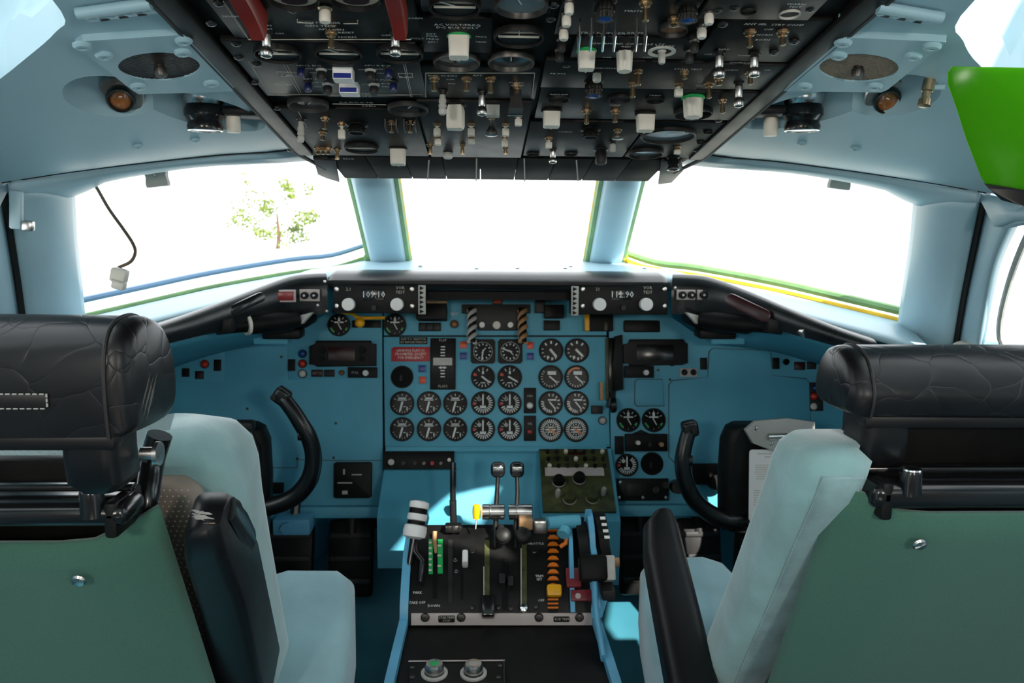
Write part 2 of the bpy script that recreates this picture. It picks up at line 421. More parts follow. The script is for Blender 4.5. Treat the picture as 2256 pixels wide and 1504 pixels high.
def build_side(s):
    n = side[s]; cap = 'starboard' if s > 0 else 'port'
    # ---- ceiling liner: thick moulded panel with a window cut-out and two lamp recesses
    fr = resample(crv(seam, 6), 25); rows = []
    back = [Vector((.30+.62*i/24, .25, 0)) for i in range(25)]
    for k in range(29):
        t = k/28; r = []
        for a, c in zip(fr, back):
            x = a.x + (c.x-a.x)*t; y = a.y + (c.y-a.y)*t; z = zliner(x, y)
            if t < .16: z = z + (a.z - zliner(a.x, a.y))*(1-t/.16)**2
            r.append(Vector((x*s, y, z)))
        rows.append(r)
    b = MB(); b.grid(rows); bmesh.ops.recalc_face_normals(b.b, faces=b.b.faces)
    if sum(f.normal.z for f in b.b.faces) > 0: bmesh.ops.reverse_faces(b.b, faces=b.b.faces)
    bot = list(b.b.faces); ext = bmesh.ops.extrude_face_region(b.b, geom=bot)
    for v in [g for g in ext['geom'] if isinstance(g, bmesh.types.BMVert)]: v.co.z += .03 + .10*min(1, max(0, (v.co.y-.85)/.03)) * min(1, max(0, (.64-abs(v.co.x))/.06))
    bmesh.ops.delete(b.b, geom=[], context='FACES')
    li = b.obj('ceiling' if s > 0 else 'ceiling.001', 'liner_paint', ang=50, label='pale blue moulded ceiling liner %s of the overhead panel' % ('right' if s > 0 else 'left'), cat='ceiling', kind='structure')
    # cutters
    cu = MB()
    if s < 0: pts = [(165, -40), (160, 20), (146, 66), (80, 122), (0, 182), (-110, 250), (-330, 200), (-330, -40)]
    else: pts = [(2100, -40), (2092, 30), (2100, 85), (2140, 140), (2256, 235), (2370, 290), (2560, 240), (2560, -40)]
    q = [cel(*p) for p in pts]; q = [q[0]+Vector((0, -.12, 0))] + q[1:-1] + [Vector((s*1.2, q[-2].y, 0)), Vector((s*1.2, .2, 0)), Vector((q[0].x, .2, 0))]
    q = crv(q[:7], 4) + q[7:]
    cu.loft([[Vector((p.x, p.y, 1.0)) for p in q], [Vector((p.x+s*.02, p.y, 1.6)) for p in q]])
    c1 = cu.obj('cut', 'liner_paint')
    def ell(px, py, ax, ay, az, rot, dz):
        p = cel(px, py); e = MB(); bmesh.ops.create_icosphere(e.b, subdivisions=4, radius=1)
        M = Matrix.Translation(p+Vector((0, 0, dz))) @ Matrix.Rotation(rot, 4, 'Z') @ Matrix.Diagonal((ax, ay, az, 1))
        for v in e.b.verts: v.co = M @ v.co
        return e.obj('cut', 'liner_paint')
    def cyc(px, py, w):
        pl = celplane(px, py); R = pl.wpx(px, py, w)/2*.93
        return MB().lathe([(R, -.03), (R, .02)], 40).obj('cut', 'liner_paint', None, pl.mat(pl.o))
    if s < 0: cs = [c1, ell(247, 216, .044, .070, .075, 0, .012), ell(462, 250, .040, .108, .085, -.34, .016), cyc(350, 133, 186)]
    else: cs = [c1, ell(1962, 214, .044, .070, .075, 0, .012), ell(1762, 246, .040, .108, .085, .34, .016), cyc(1893, 136, 180)]
    for c in cs:
        m = li.modifiers.new('cut', 'BOOLEAN'); m.operation = 'DIFFERENCE'; m.object = c; m.solver = 'EXACT'
    dg = bpy.context.evaluated_depsgraph_get(); me = bpy.data.meshes.new_from_object(li.evaluated_get(dg)); li.modifiers.clear(); li.data = me
    me.polygons.foreach_set('use_smooth', [True]*len(me.polygons)); me.set_sharp_from_angle(angle=radians(40))
    for c in cs: bpy.data.objects.remove(c)
    S_['liner', s] = li
    # ---- header between liner and side pane
    A = resample(crv([p+Vector((0, .01, .004)) for p in seam[:6]], 5), 24)
    B = resample(crv(wt + [pil_a[0]], 5), 24)
    o = sheet('trim_1' if s > 0 else 'trim_2', rows_between(sd(A, s), sd(B, s), 5, .012, (-.5*s, -.7, -.4)), 'frame_paint', .02, 0, label='pale blue window header above the %s windshield pane' % n, cat='trim', kind='structure')
    # dark joint between liner and header
    MB().tube([p+Vector((0, -.014, -.003)) for p in sd(A, s)], .0032, 6).obj('seam', 'dark_seam', o)
    # ---- side post, bowed
    f_, a_ = sd(resample(crv(pil_f, 5), 18), s), sd(resample(crv(pil_a, 5), 18), s)
    o = sheet('trim_3' if s > 0 else 'trim_4', rows_between(f_, a_, 8, .018, (-.75*s, -.65, 0)), 'frame_paint', .03, 0, label='pale blue window post between the %s windshield pane and side window' % n, cat='trim', kind='structure')
    MB().tube([p + Vector((.004*s, -.004, 0)) for p in a_], .006, 8).obj('seal', 'rubber', o)
    # outer lining that closes the post to the hull skin
    out_f = [p + Vector((.10*s, .07, 0)) for p in f_]; out_a = [p + Vector((.12*s, .02, 0)) for p in a_]
    sheet('reveal', [f_, out_f], 'frame_paint', .006, 0, o); 
    # ---- second strip behind the post: frame of the sliding side window
    w1 = [p + Vector((.012*s, -.012, 0)) for p in a_]
    if s > 0: wedge = [PY(2256, 452, 1.08), PY(2205, 560, 1.18), PY(2182, 650, 1.25), PY(2160, 780, 1.33)]
    else: wedge = [PY(2256, 452, 1.08), PY(2222, 560, 1.16), PY(2200, 650, 1.23), PY(2180, 780, 1.30)]
    g = sd(resample(crv(wedge, 5), 18), s)
    o2 = sheet('trim_5' if s > 0 else 'trim_6', rows_between(w1, g, 5, .006, (-.8*s, -.5, 0)), 'frame_paint', .016, 0, label='pale blue frame edge of the %s sliding side window' % n, cat='trim', kind='structure')
    # side window head, sill and aft frame
    hd0 = sd([PY(2163, 428, 1.18), PY(2256, 446, 1.10), PY(2400, 470, .98), Vector((.74, .75, 1.17)), Vector((.76, .45, 1.17))], s)
    hd1 = sd([PY(2205, 500, 1.13), PY(2256, 484, 1.08), PY(2420, 500, .96), Vector((.80, .75, 1.12)), Vector((.80, .45, 1.12))], s)
    sheet('trim_7' if s > 0 else 'trim_8', rows_between(resample(hd0, 16), resample(hd1, 16), 3), 'frame_paint', .02, 0, label='pale blue head of the %s sliding side window' % n, cat='trim', kind='structure')
    sheet('trim_%d' % (18 if s > 0 else 19), [[p + Vector((0, 0, .002)) for p in resample(hd1, 12)], sd(resample([Vector((.83, 1.27, 1.195)), Vector((.90, .80, 1.235)), Vector((.93, .3, 1.262))], 12), s)], 'frame_paint', .012, label='pale blue rail between the %s side window and eyebrow window' % n, cat='trim', kind='structure')
    sb = MB(); sb.box((s*.90, .10, .95), (.05, .75, 1.9)); sb.obj('wall_%s' % n, 'liner_paint', label='pale blue %s cockpit side wall aft of the windows' % n, cat='wall', kind='structure')
    # lower side wall below the sills
    sill = sd(resample([wb[0], wb[3], Vector((wb[5].x, wb[5].y, wb[5].z-.01)), Vector((.86, 1.30, .93)), Vector((.88, .9, .93)), Vector((.88, .4, .93))], 20), s)
    hull = sd(resample([Vector((.36, 2.05, .96)), Vector((.78, 1.97, .93)), Vector((.95, 1.62, .92)), Vector((.96, 1.30, .91)), Vector((.95, .9, .91)), Vector((.95, .4, .91))], 20), s)
    sheet('wall_%s_lower' % n, [[p - Vector((0, 0, .016)) for p in sill], hull, [Vector((p.x, p.y, .45)) for p in hull], [Vector((p.x*.98, p.y, 0)) for p in hull]], 'panel_paint', .008, 0, label='teal %s side wall below the window sills' % n, cat='wall', kind='structure')
    sheet('trim_9' if s > 0 else 'trim_10', [[p + Vector((-.03*s, -.015, -.004)) for p in sill[8:]], [p + Vector((.06*s, 0, .004)) for p in sill[8:]]], 'frame_paint', .02, 0, label='pale blue ledge under the %s side window' % n, cat='trim', kind='structure')
    # ---- side pane of the windshield: frame well, green primer sill, glass
    loop = [Vector(p) for p in crv(wb, 4)] + [Vector(p) for p in reversed(crv(wt, 4))]
    cen = sum(loop, Vector())/len(loop); nn = Vector((.62, .62, .42)).normalized()
    wl = thing('window_%d' % (2 if s > 0 else 3), (cen.x*s, cen.y, cen.z), '%s windshield pane in a green primed frame' % n, 'window', kind='structure')
    lo1 = sd([p + (p-cen).normalized()*.004 for p in loop], s); lo2 = sd([p + nn*.035 + (p-cen)*.10 for p in loop], s)
    gi = sd([p + nn*.030 + (p-cen)*.06 for p in loop], s)
    MB().grid([lo1 + [lo1[0]], lo2 + [lo2[0]]]).obj('frame_well', 'green_primer', wl)
    seal = sd([p + nn*.012 + (p-cen)*.01 for p in loop], s)
    nb = len(crv(wb, 4))
    MB().tube(seal[:nb], .006, 8).obj('sealant', 'yellow_seal' if s > 0 else 'green_primer', wl)
    MB().tube([p + Vector((.012*s, .02, .022 if s > 0 else .034)) for p in sd(crv(wb, 4), s)], .0085 if s > 0 else .006, 8).obj('frame_rail', 'green_primer' if s > 0 else 'blue_frame', wl)
    bb = MB(); bb.b.faces.new([bb.b.verts.new(p) for p in gi]); bb.obj('pane', 'window_glass', wl)
    # ---- sliding side window glass
    sg = sd(resample(crv([wedge[0], wedge[1], wedge[2], wedge[3]], 5), 10), s)
    far = [Vector((s*.90, .47, p.z)) for p in sg]
    w2 = thing('window_%d' % (4 if s > 0 else 5), sg[5], '%s sliding side window pane' % n, 'window', kind='structure')
    MB().grid([[p + Vector((.03*s, 0, 0)) for p in sg], far]).obj('pane', 'window_glass', w2)
    fr2 = MB(); fr2.tube(crv([sg[0]+Vector((.02*s, -.05, .0)), sg[1]+Vector((.02*s, -.01, 0)), sg[5]+Vector((.022*s, -.004, 0)), sg[8]+Vector((.022*s, -.01, 0)), sg[9]+Vector((.03*s, -.07, -.01))], 5), .005, 8); fr2.obj('pane_seal', 'grey_clip', w2)
    # ---- eyebrow window above the liner cut-out
    e = [Vector((s*.44, .22, 1.50)), Vector((s*.44, 1.22, 1.42)), Vector((s*.82, 1.28, 1.20)), Vector((s*.92, .22, 1.26))]
    w3 = thing('window_%d' % (6 if s > 0 else 7), e[1], '%s eyebrow window pane above the side window' % n, 'window', kind='structure')
    MB().grid([[e[0], e[1]], [e[3], e[2]]]).obj('pane', 'window_glass', w3)
    fb = MB(); fb.tube([e[0], e[1], e[2]], .014, 8); fb.tube([lerp(e[0], e[3], .5), lerp(e[1], e[2], .5)], .008, 8); fb.obj('frame', 'frame_paint', w3)
both(build_side)

# roof above the overhead panel and liners
b = MB(); b.grid([[Vector((x, y, z)) for x in (-.45, 0, .45)] for y, z in ((-.65, 1.9), (-.64, 1.56), (.2, 1.50), (1.0, 1.44), (1.45, 1.35), (1.66, 1.30))])
solid(b.obj('ceiling.002', 'liner_paint', label='pale blue cockpit roof above the overhead panel', cat='ceiling', kind='structure'), .02)
for s in (1, -1):
    o = sheet('ceiling.003' if s > 0 else 'ceiling.004', [[Vector((s*.45, -.65, 1.58)), Vector((s*.45, .24, 1.51))], [Vector((s*.95, -.65, 1.32)), Vector((s*.95, .24, 1.26))]], 'liner_paint', .02, label='pale blue roof shoulder aft of the %s eyebrow window' % side[s], cat='ceiling', kind='structure')
    sheet('ceiling.005' if s > 0 else 'ceiling.006', [[Vector((s*.45, 1.21, 1.42)), Vector((s*.36, 1.42, 1.37)), Vector((s*.30, 1.62, 1.29))], [Vector((s*.82, 1.28, 1.205)), Vector((s*.70, 1.40, 1.21)), Vector((s*.40, 1.66, 1.285))]], 'liner_paint', .01, label='pale blue roof skin forward of the %s eyebrow window' % side[s], cat='ceiling', kind='structure')

b = MB(); b.grid([[Vector((x*(1 if y < 1.0 else .92 if y < 1.3 else .75 if y < 1.6 else .58), y, z - (0 if abs(x) < .3 or y > 1.4 else .06))) for x in (-.46, -.25, 0, .25, .46)] for y, z in ((-1.95, 2.02), (.2, 2.0), (.8, 1.92), (1.2, 1.76), (1.5, 1.50), (1.73, 1.275))])
solid(b.obj('ceiling.007', 'white_plastic', label='outer crown skin of the fuselage above the cockpit roof', cat='ceiling', kind='structure'), .01)
# centre posts of the windshield
for s in (1, -1):
    if s > 0: L0, L1, R0, R1 = PY(1336, 385, 1.76), PY(1300, 585, 2.0), PY(1412, 385, 1.74), PY(1362, 590, 2.0)
    else: L0, L1, R0, R1 = PY(862, 385, 1.76), PY(893, 585, 2.0), PY(776, 385, 1.74), PY(824, 590, 2.0)
    n = side[s]
    rows = []
    for k in range(9):
        t = k/8; a = lerp(L0, L1, t); c = lerp(R0, R1, t); w = (c-a)
        rows.append([a + w*q + Vector((0, -.022*sin(pi*q)**.6 if 0 < q < 1 else 0, 0)) for q in [i/10 for i in range(11)]])
    o = sheet('trim_%d' % (11 if s > 0 else 12), rows, 'frame_paint', .012, 0, label='pale blue %s post of the centre windshield pane' % n, cat='trim', kind='structure')
    MB().tube([p + Vector((-.006*s, .010, 0)) for p in (L0, lerp(L0, L1, .5), L1)], .010, 8).obj('primer_edge', 'green_primer', o)
    MB().tube([p + Vector((-.014*s, .022, 0)) for p in (L0, lerp(L0, L1, .5), L1)], .0035, 6).obj('sealant', 'yellow_seal', o)
    MB().tube([p + Vector((.006*s, .014, 0)) for p in (R0, lerp(R0, R1, .5), R1)] , .010, 8).obj('primer_edge', 'green_primer', o)
    cr = crv([lerp(R0, R1, .86)+Vector((.010*s, .01, 0)), R1+Vector((.022*s, .0, .012)), R1+Vector((.05*s, -.02, .002)), R1+Vector((.09*s, -.055, -.004))], 5)
    MB().tube(cr, .009, 8).obj('primer_corner', 'green_primer' if s < 0 else 'yellow_seal', o)
cw = thing('window_1', (0, 2.0, 1.04), 'centre windshield pane between the two blue posts', 'window', kind='structure')
MB().grid([[Vector((-.25, 1.72, 1.25)), Vector((.25, 1.72, 1.25))], [Vector((-.25, 2.03, 1.03)), Vector((.25, 2.03, 1.03))]]).obj('pane', 'window_glass', cw)
# deck between glareshield and windshield
rows = []
for Y, zz in ((1.66, 1.004), (1.8, 1.018), (1.95, 1.028), (2.03, 1.034)):
    hw = .44 if Y < 1.7 else (.40 if Y < 1.9 else .31)
    rows.append([Vector((-hw+2*hw*i/12, Y, zz)) for i in range(13)])
o = sheet('trim_13', rows, 'frame_paint', .008, label='pale blue deck under the centre windshield behind the glareshield', cat='trim', kind='structure')
for px, py in ((926, 587), (1093, 586), (1050, 593), (1140, 592), (1245, 592), (1257, 588), (1420, 592)):
    p = PZ(px, py, 1.027); MB().lathe([(.005, 0), (.004, .002), (0, .002)], 10, Matrix.Translation(p)).obj('screw', 'dark_metal', o)
for s in (1, -1):   # side decks from glareshield wing to the side pane sill
    A = sd([wb[0]+Vector((0, .02, 0)), wb[1], wb[2], wb[3], wb[4], wb[5]], s)
    B = sd([Vector((.30, 1.70, 1.0)), Vector((.38, 1.68, .995)), Vector((.42, 1.62, .99)), Vector((.52, 1.50, .965)), Vector((.60, 1.42, .945)), Vector((.70, 1.30, .92))], s)
    sheet('trim_%d' % (14 if s > 0 else 15), rows_between(resample(A, 14), resample(B, 14), 4), 'frame_paint', .008, label='pale blue deck between the %s windshield sill and glareshield' % side[s], cat='trim', kind='structure')
# outside: apron and tree
b = MB(); b.box((0, 30, -2.6), (240, 240, .1)); b.obj('ground', 'concrete', label='sunlit concrete apron outside the windows', cat='ground', kind='structure')
# ------------------------------------------------------------------ control builders (on any plane)
def toggle(parent, pl, bx, by, ty, kind='tog', tx=None):
    h = max(.008, min(.05, pl.height(bx, by, ty))); h = round(h*500)/500
    M = pl.M(bx, by, 0, random.random()*6)
    nut = cached(('nut', kind in ('ball', 'rib')), lambda: MB().lathe([(.0062, 0), (.0062, .0018), (.0045, .002), (.0045, .0045), (.0032, .005), (0, .005)], 8).me('nut'))
    base = obj('toggle_switch', nut, 'dark_metal' if kind != 'tog' else 'brass', parent, M)
    if kind == 'tog': pr = [(.0018, .003), (.002, h*.3), (.0030, h*.8), (.0031, h*.93), (.002, h), (0, h)]; m = 'brass'
    elif kind == 'taper': pr = [(.0022, .003), (.0034, h*.9), (.003, h), (0, h)]; m = 'brass'
    elif kind == 'ball': pr = [(.0030, .003), (.0042, h*.1), (.0042, h*.55), (.0034, h*.6), (.0058, h*.72), (.0064, h*.84), (.0052, h*.95), (.002, h), (0, h)]; m = 'metal'
    elif kind == 'rib': pr = [(.003, .002), (.0036, h*.3), (.0044, h*.4), (.0044, h*.5), (.0036, h*.52), (.0036, h*.56), (.0046, h*.58), (.0046, h*.68), (.0036, h*.7), (.0036, h*.74), (.0046, h*.76), (.0046, h*.92), (.003, h), (0, h)]; m = 'grey_white'
    elif kind == 'knobend': pr = [(.0028, .003), (.0030, h*.5), (.0044, h*.62), (.0078, h*.8), (.0078, h*.97), (.006, h), (0, h)]; m = 'metal'
    elif kind == 'cap': pr = None; m = 'ivory'
    if pr: me = cached(('lev', kind, h), lambda: MB().lathe(pr, 12).me('lever'))
    else: me = cached(('lev', kind, h), lambda: MB().cyl((0, 0, .002), (0, 0, h*.5), .002, .002, 8).box((0, 0, h*.72), (.0092, .0075, h*.55), .0015).me('lever'))
    if kind == 'cap': M = pl.M(bx, by)
    obj('lever', me, m, base, M); return base
def white_knob(parent, pl, bx, by, ty, w, kind='wedge', ring=None, m='ivory'):
    h = max(.012, min(.05, pl.height(bx, by, ty))); W = pl.wpx(bx, by, w)
    M = pl.M(bx, by)
    sk = MB().lathe([(W*.62, 0), (W*.62, .0015), (W*.5, .003), (0, .003)], 20).obj('rotary_knob', ring or 'black_plate', parent, M)
    b = MB()
    if kind == 'wedge':
        b.loft([[Vector((x*k, y*k*.8, z)) for x, y in rrect(W, W, W*.16)] for k, z in ((1, .003), (.97, h*.5), (.92, h*.96), (.86, h))])
        b.box((0, -W*.3, h*.99), (W*.08, W*.3, .0012))
    elif kind == 'flute':
        n = 32
        b.loft([[Vector((W/2*k*(1+.05*(1 if j % 4 < 2 else -1))*cos(2*pi*j/n), W/2*k*(1+.05*(1 if j % 4 < 2 else -1))*sin(2*pi*j/n), z)) for j in range(n)] for k, z in ((1, .003), (1, h*.3), (.92, h*.95), (.84, h))])
    elif kind == 'fin':
        b.loft([[Vector((x, y, z)) for x, y in ((-W*.5*k, -W*.25), (W*.35*k, -W*.35), (W*.5*k, 0), (W*.35*k, W*.35), (-W*.5*k, W*.25))] for k, z in ((.8, .003), (1, h*.3), (1, h*.9), (.9, h))])
    elif kind == 'knurl':
        n = 36
        b.loft([[Vector((W/2*k*(1+.04*(1 if j % 2 else -1))*cos(2*pi*j/n), W/2*k*(1+.04*(1 if j % 2 else -1))*sin(2*pi*j/n), z)) for j in range(n)] for k, z in ((.8, .003), (1, .006), (1, h*.6), (.86, h*.64), (.86, h*.78), (.98, h*.82), (.98, h), (.8, h), (.7, h*.9), (.0, h*.88))])
    else: b.lathe([(W*.42, .003), (W*.5, .005), (W*.5, h*.85), (W*.4, h), (0, h)], 20)
    b.obj('cap', m, sk, M); return sk
def gauge_dial(parent, pl, px, py, w, face='dial', name='gauge', needle=None, bezel='black_plate', half=False, depth=.006, frame_only=False):
    R = pl.wpx(px, py, w)/2; M = pl.M(px, py)
    g = MB().lathe([(R, 0), (R, depth*.7), (R*.97, depth), (R*.93, depth), (R*.91, depth*.25), (R*.90, .0005)], 32)
    bmesh.ops.delete(g.b, geom=[f for f in g.b.faces if len(f.verts) > 4 and f.calc_center_median().z > .0003], context='FACES')
    g = g.obj(name, bezel, parent, M)
    MB().lathe([(R*.92, 0), (R*.92, .0012), (0, .0012)], 28).obj('dial', face, g, M)
    if half:      # dark half cover with a bright edge
        MB().prism([(R*.82*cos(a), R*.82*sin(a)) for a in [pi + pi*k/16 for k in range(17)]], .0012, .0035).obj('lower_cover', 'black_plate', g, M)
        MB().box((0, 0, .003), (R*1.62, R*.03, .002)).obj('cover_edge', 'mark_dim', g, M)
    b = MB()
    for k in range(11):
        a = radians(25+13*k); b.prism([(R*(.62 if k % 5 == 0 else .70)*cos(a)-.0003*sin(a), R*.66*sin(a)+.0003*cos(a)), (R*.78*cos(a)-.0003*sin(a), R*.78*sin(a)+.0003*cos(a)), (R*.78*cos(a)+.0003*sin(a), R*.78*sin(a)-.0003*cos(a)), (R*.66*cos(a)+.0003*sin(a), R*.66*sin(a)-.0003*cos(a))], .0012, .0016)
    b.obj('scale_marks', 'mark_dim', g, M)
    if needle is not None:
        a = radians(needle); d = Vector((cos(a), sin(a))); e = Vector((-d.y, d.x))*.0006
        MB().prism([tuple(-e), tuple(d*R*.7-e*.4), tuple(d*R*.7+e*.4), tuple(e)], .0018, .0024).obj('needle', 'mark', g, M)
    MB().lathe([(R*.84, depth*.55), (R*.84, depth*.6), (0, depth*.6)], 24).obj('cover_glass', 'dial_glass', g, M)
    return g

# ------------------------------------------------------------------ overhead panel
oh = thing('overhead_panel', (0, 1.1, zover(1.1)), 'black overhead switch panel with white knobs, metal toggles and dials', 'control panel')
M0 = OV.mat(OV.o)
def ovloc(X, Y): return (X, (1.493-Y)/cos(AO))
bq = [ovloc(-.312, .45), ovloc(.312, .45), ovloc(.312, 1.30), ovloc(.288, 1.40), ovloc(.288, 1.44), ovloc(-.288, 1.44), ovloc(-.288, 1.40), ovloc(-.312, 1.30)]
MB().prism(list(reversed(bq)), -.05, -.006, .002).obj('backing_plate', 'black_panel', oh, M0)
for s in (-1, 1):     # side rails
    MB().prism([ovloc(s*x, y) for x, y in ((.292, .45), (.314, .45), (.314, 1.31), (.292, 1.31))][::s], -.006, .004, .001).obj('side_rail', 'black_plate', oh, M0)
    e = MB(); e.tube([M0 @ Vector((*ovloc(s*.316, .45), .002)), M0 @ Vector((*ovloc(s*.316, 1.30), .002)), M0 @ Vector((*ovloc(s*.292, 1.41), .002))], .003, 6); e.obj('edge_seal', 'rubber', oh)
mods = [(462, -60, 915, 88), (538, 92, 928, 212), (926, 36, 1084, 112), (930, 150, 1186, 218), (655, 240, 930, 342), (934, 222, 1160, 344), (1236, -60, 1548, 80),
        (1262, 82, 1530, 128), (1196, 132, 1560, 192), (1184, 196, 1560, 264), (1160, 268, 1400, 344), (1565, -60, 1830, 40), (1556, 44, 1790, 138), (1545, 142, 1720, 196), (1536, 200, 1660, 262), (922, -60, 1222, 30), (1404, 268, 1570, 346)]
for i, (x0, y0, x1, y1) in enumerate(mods):
    plate(oh, 'switch_plate', OV, x0, y0, x1, y1, .0055 + .0012*(i % 3), ('black_panel', 'black_plate')[i % 2], -.006, .0012)
# front lip with ribbed black cover
M, w, h = OV.rect(742, 348, 1456, 396)
for k in range(9):
    a = -w/2 + w*k/9; MB().box((a + w/18, 0, -.004), (w/9-.0012, h, .008), .001).obj('cover_slat', 'black_matte', oh, M)
for px, lo, hi in ((945, 350, 392), (1050, 346, 395), (1155, 346, 396), (1270, 350, 396)):
    line(oh, OV, [(px, lo), (px+(px-1100)*.02, hi)], 3, 'mark_dim', .003, 'cover_rib')
for s, pts in ((-1, [(690, 345), (738, 348), (748, 397), (718, 388), (700, 380)]), (1, [(1500, 350), (1458, 350), (1450, 402), (1480, 398), (1505, 372)])):
    poly(oh, 'corner_bracket', OV, pts, .006, 'black_plate', -.002)
# generator section
for x in (645, 782): 
    g = gauge_dial(oh, OV, x, -12, 118, 'cream_dial', 'temperature_dial', 60)
    R = OV.wpx(x, -12, 118)/2; MB().prism([(R*.5*cos(a), R*.34*sin(a)-R*.28) for a in [pi*2*k/16 for k in range(16)]], .0012, .003).obj('red_hub', 'dark_red', g, OV.M(x, -12))
def guard(px, py0, py1, w):
    M, W, H = OV.rect(px-w/2, py0, px+w/2, py1)
    b = MB(); b.loft([[Vector((x, y, z)) for x, z in ((-W/2*k, 0), (-W/2*k, .012*q), (-W*.36*k, .017*q), (W*.36*k, .017*q), (W/2*k, .012*q), (W/2*k, 0))] for y, k, q in ((H/2, 1, .8), (0, 1, 1), (-H*.3, .9, 1.2), (-H/2, .86, 1.5))])
    g = b.obj('switch_guard', 'red_guard', oh, M); MB().lathe([(.004, 0), (.003, .002), (0, .002)], 10).obj('rivet', 'dark_metal', g, M @ Matrix.Translation((0, H*.3, .015)))
guard(536, -70, 26, 50); guard(870, -70, 26, 42)
white_knob(oh, OV, 716, 16, 50, 26, 'round', 'brass', 'ivory')
for a in ((587, 67, 126, 'ball'), (730, 70, 109, 'tog'), (871, 73, 126, 'ball')): toggle(oh, OV, *a)
for x in (612, 746, 881): gauge_dial(oh, OV, x, 112, 104, 'glass_face', 'load_meter', 140, half=True)
line(oh, OV, [(492, 2), (548, 86), (905, 86)]); line(oh, OV, [(548, 133), (594, 207), (930, 207)])
for pts in ([(622, 134), (660, 207)], [(628, 134), (664, 204)], [(889, 140), (905, 212)], [(893, 140), (908, 212)], [(660, 207), (905, 209)], [(610, 156), (655, 158), (655, 167), (613, 166), (610, 156)], [(877, 160), (908, 160), (909, 169), (880, 169), (877, 160)], [(722, 151), (740, 152)], [(790, 152), (830, 152)], [(730, 183), (745, 184)], [(797, 184), (836, 184)], [(733, 228), (850, 230)], [(655, 240), (676, 280)], [(655, 42), (655, 48), (690, 51)], [(757, 51), (788, 51), (788, 44)]):
    line(oh, OV, pts)
def block(px, py, w, h, up_, m='white_plastic', face=None):
    M, W, H = OV.rect(px-w/2, py-h*.2, px+w/2, py+h*.2); d = OV.height(px, py-h*.3, py+h*.45)
    o = MB().loft([[Vector((x*k, y*k, z)) for x, y in rrect(W, W*.8, .001, 1)] for k, z in ((1, .0), (.97, d*.95), (.92, d))]).obj('push_button', m, oh, M)
    if face: MB().box((0, W*.402, d*.76), (W*.86, .0012, d*.38)).obj('legend', face, o, M)
    return o
block(757, 152, 44, 36, 0, 'white_plastic', 'blue_flat'); block(770, 184, 42, 34, 0, 'white_plastic', 'blue_flat')
block(1086, 230, 30, 36, 0, 'grey_white')
for x, y in ((663, 148), (679, 182), (856, 151), (867, 182)): white_knob(oh, OV, x, y-3, y+12, 17, 'round', 'black_plate', 'navy')
for x, y in ((708, 152), (816, 153), (722, 184), (824, 185)): white_knob(oh, OV, x, y, y+4, 20, 'round', 'grey_white', 'grey_black')
for x, y, w in ((679, 226, 90), (899, 235, 90)): gauge_dial(oh, OV, x, y, w, 'glass_face', 'voltmeter', 60, 'grey_black')
for a in ((663, 260, 313, 'rib'), (716, 258, 286, 'tog'), (711, 290, 308, 'tog'), (753, 270, 306, 'cap'), (863, 266, 293, 'tog'), (904, 266, 293, 'tog'), (743, 328, 350, 'taper')): toggle(oh, OV, *a)
for x in (701, 712, 723): toggle(oh, OV, x, 325, 340, 'tog')
for x in (863, 904):
    M, W, H = OV.rect(x-12, 264, x+12, 270); MB().box((-W/2, 0, .006), (.0018, H*2, .012)).box((W/2, 0, .006), (.0018, H*2, .012)).obj('guard_bar', 'dark_metal', oh, M)
white_knob(oh, OV, 786, 274, 286, 40, 'knurl', 'black_plate', 'black_plate')
gauge_dial(oh, OV, 797, 322, 76, 'glass_face', 'dial_gauge', None, half=True)
white_knob(oh, OV, 877, 326, 363, 34, 'wedge')
# centre column
gauge_dial(oh, OV, 1002, 8, 114, 'glass_face', 'ammeter', 150, half=True); gauge_dial(oh, OV, 1149, 4, 120, 'haze_glass', 'frequency_meter', 110, 'dark_metal')
gauge_dial(oh, OV, 1143, 74, 112, 'glass_face', 'volt_meter', 90, half=True)
gauge_dial(oh, OV, 1006, 130, 104, 'glass_face', 'fuel_gauge', 40, 'dark_metal'); gauge_dial(oh, OV, 1126, 130, 104, 'glass_face', 'fuel_gauge', 90, 'dark_metal')
white_knob(oh, OV, 1011, 76, 128, 46, 'wedge', 'green_strip')
line(oh, OV, [(938, 212), (938, 160), (1178, 160), (1172, 214)])
for a in ((957, 170, 201, 'tog'), (1028, 170, 201, 'tog'), (1081, 170, 205, 'tog'), (1139, 186, 207, 'tog'), (975, 200, 254, 'rib'), (1062, 203, 256, 'ball'), (1083, 255, 298, 'knobend'),
          (948, 316, 341, 'taper'), (1019, 316, 341, 'taper'), (1114, 322, 341, 'taper'), (1142, 250, 277, 'cap'),
          (963, 270, 301, 'cap'), (965, 298, 321, 'cap'), (1038, 270, 301, 'cap'), (1039, 298, 318, 'cap'), (1114, 270, 301, 'cap'), (1112, 298, 323, 'cap')): toggle(oh, OV, *a)
M, W, H = OV.rect(1120, 196, 1152, 214); MB().loft([[Vector((x*k, y, z)) for x, y in ((-W/2, -H/2), (W/2, -H/2), (W/2, H/2), (-W/2, H/2))] for k, z in ((.7, 0), (.75, .012), (1.0, .022))]).obj('switch_guard', 'grey_black', oh, M)
MB().tube([Vector((-W*.5, -H*.5, .022)), Vector((-W*.3, -H*.5, .012)), Vector((W*.3, -H*.5, .012)), Vector((W*.5, -H*.5, .022)), Vector((-W*.5, -H*.5, .022))], .0008, 6).obj('guard_wire', 'steel', oh, M)
white_knob(oh, OV, 1004, 228, 285, 40, 'fin'); white_knob(oh, OV, 987, 332, 343, 20, 'round', 'grey_black', 'grey_white')
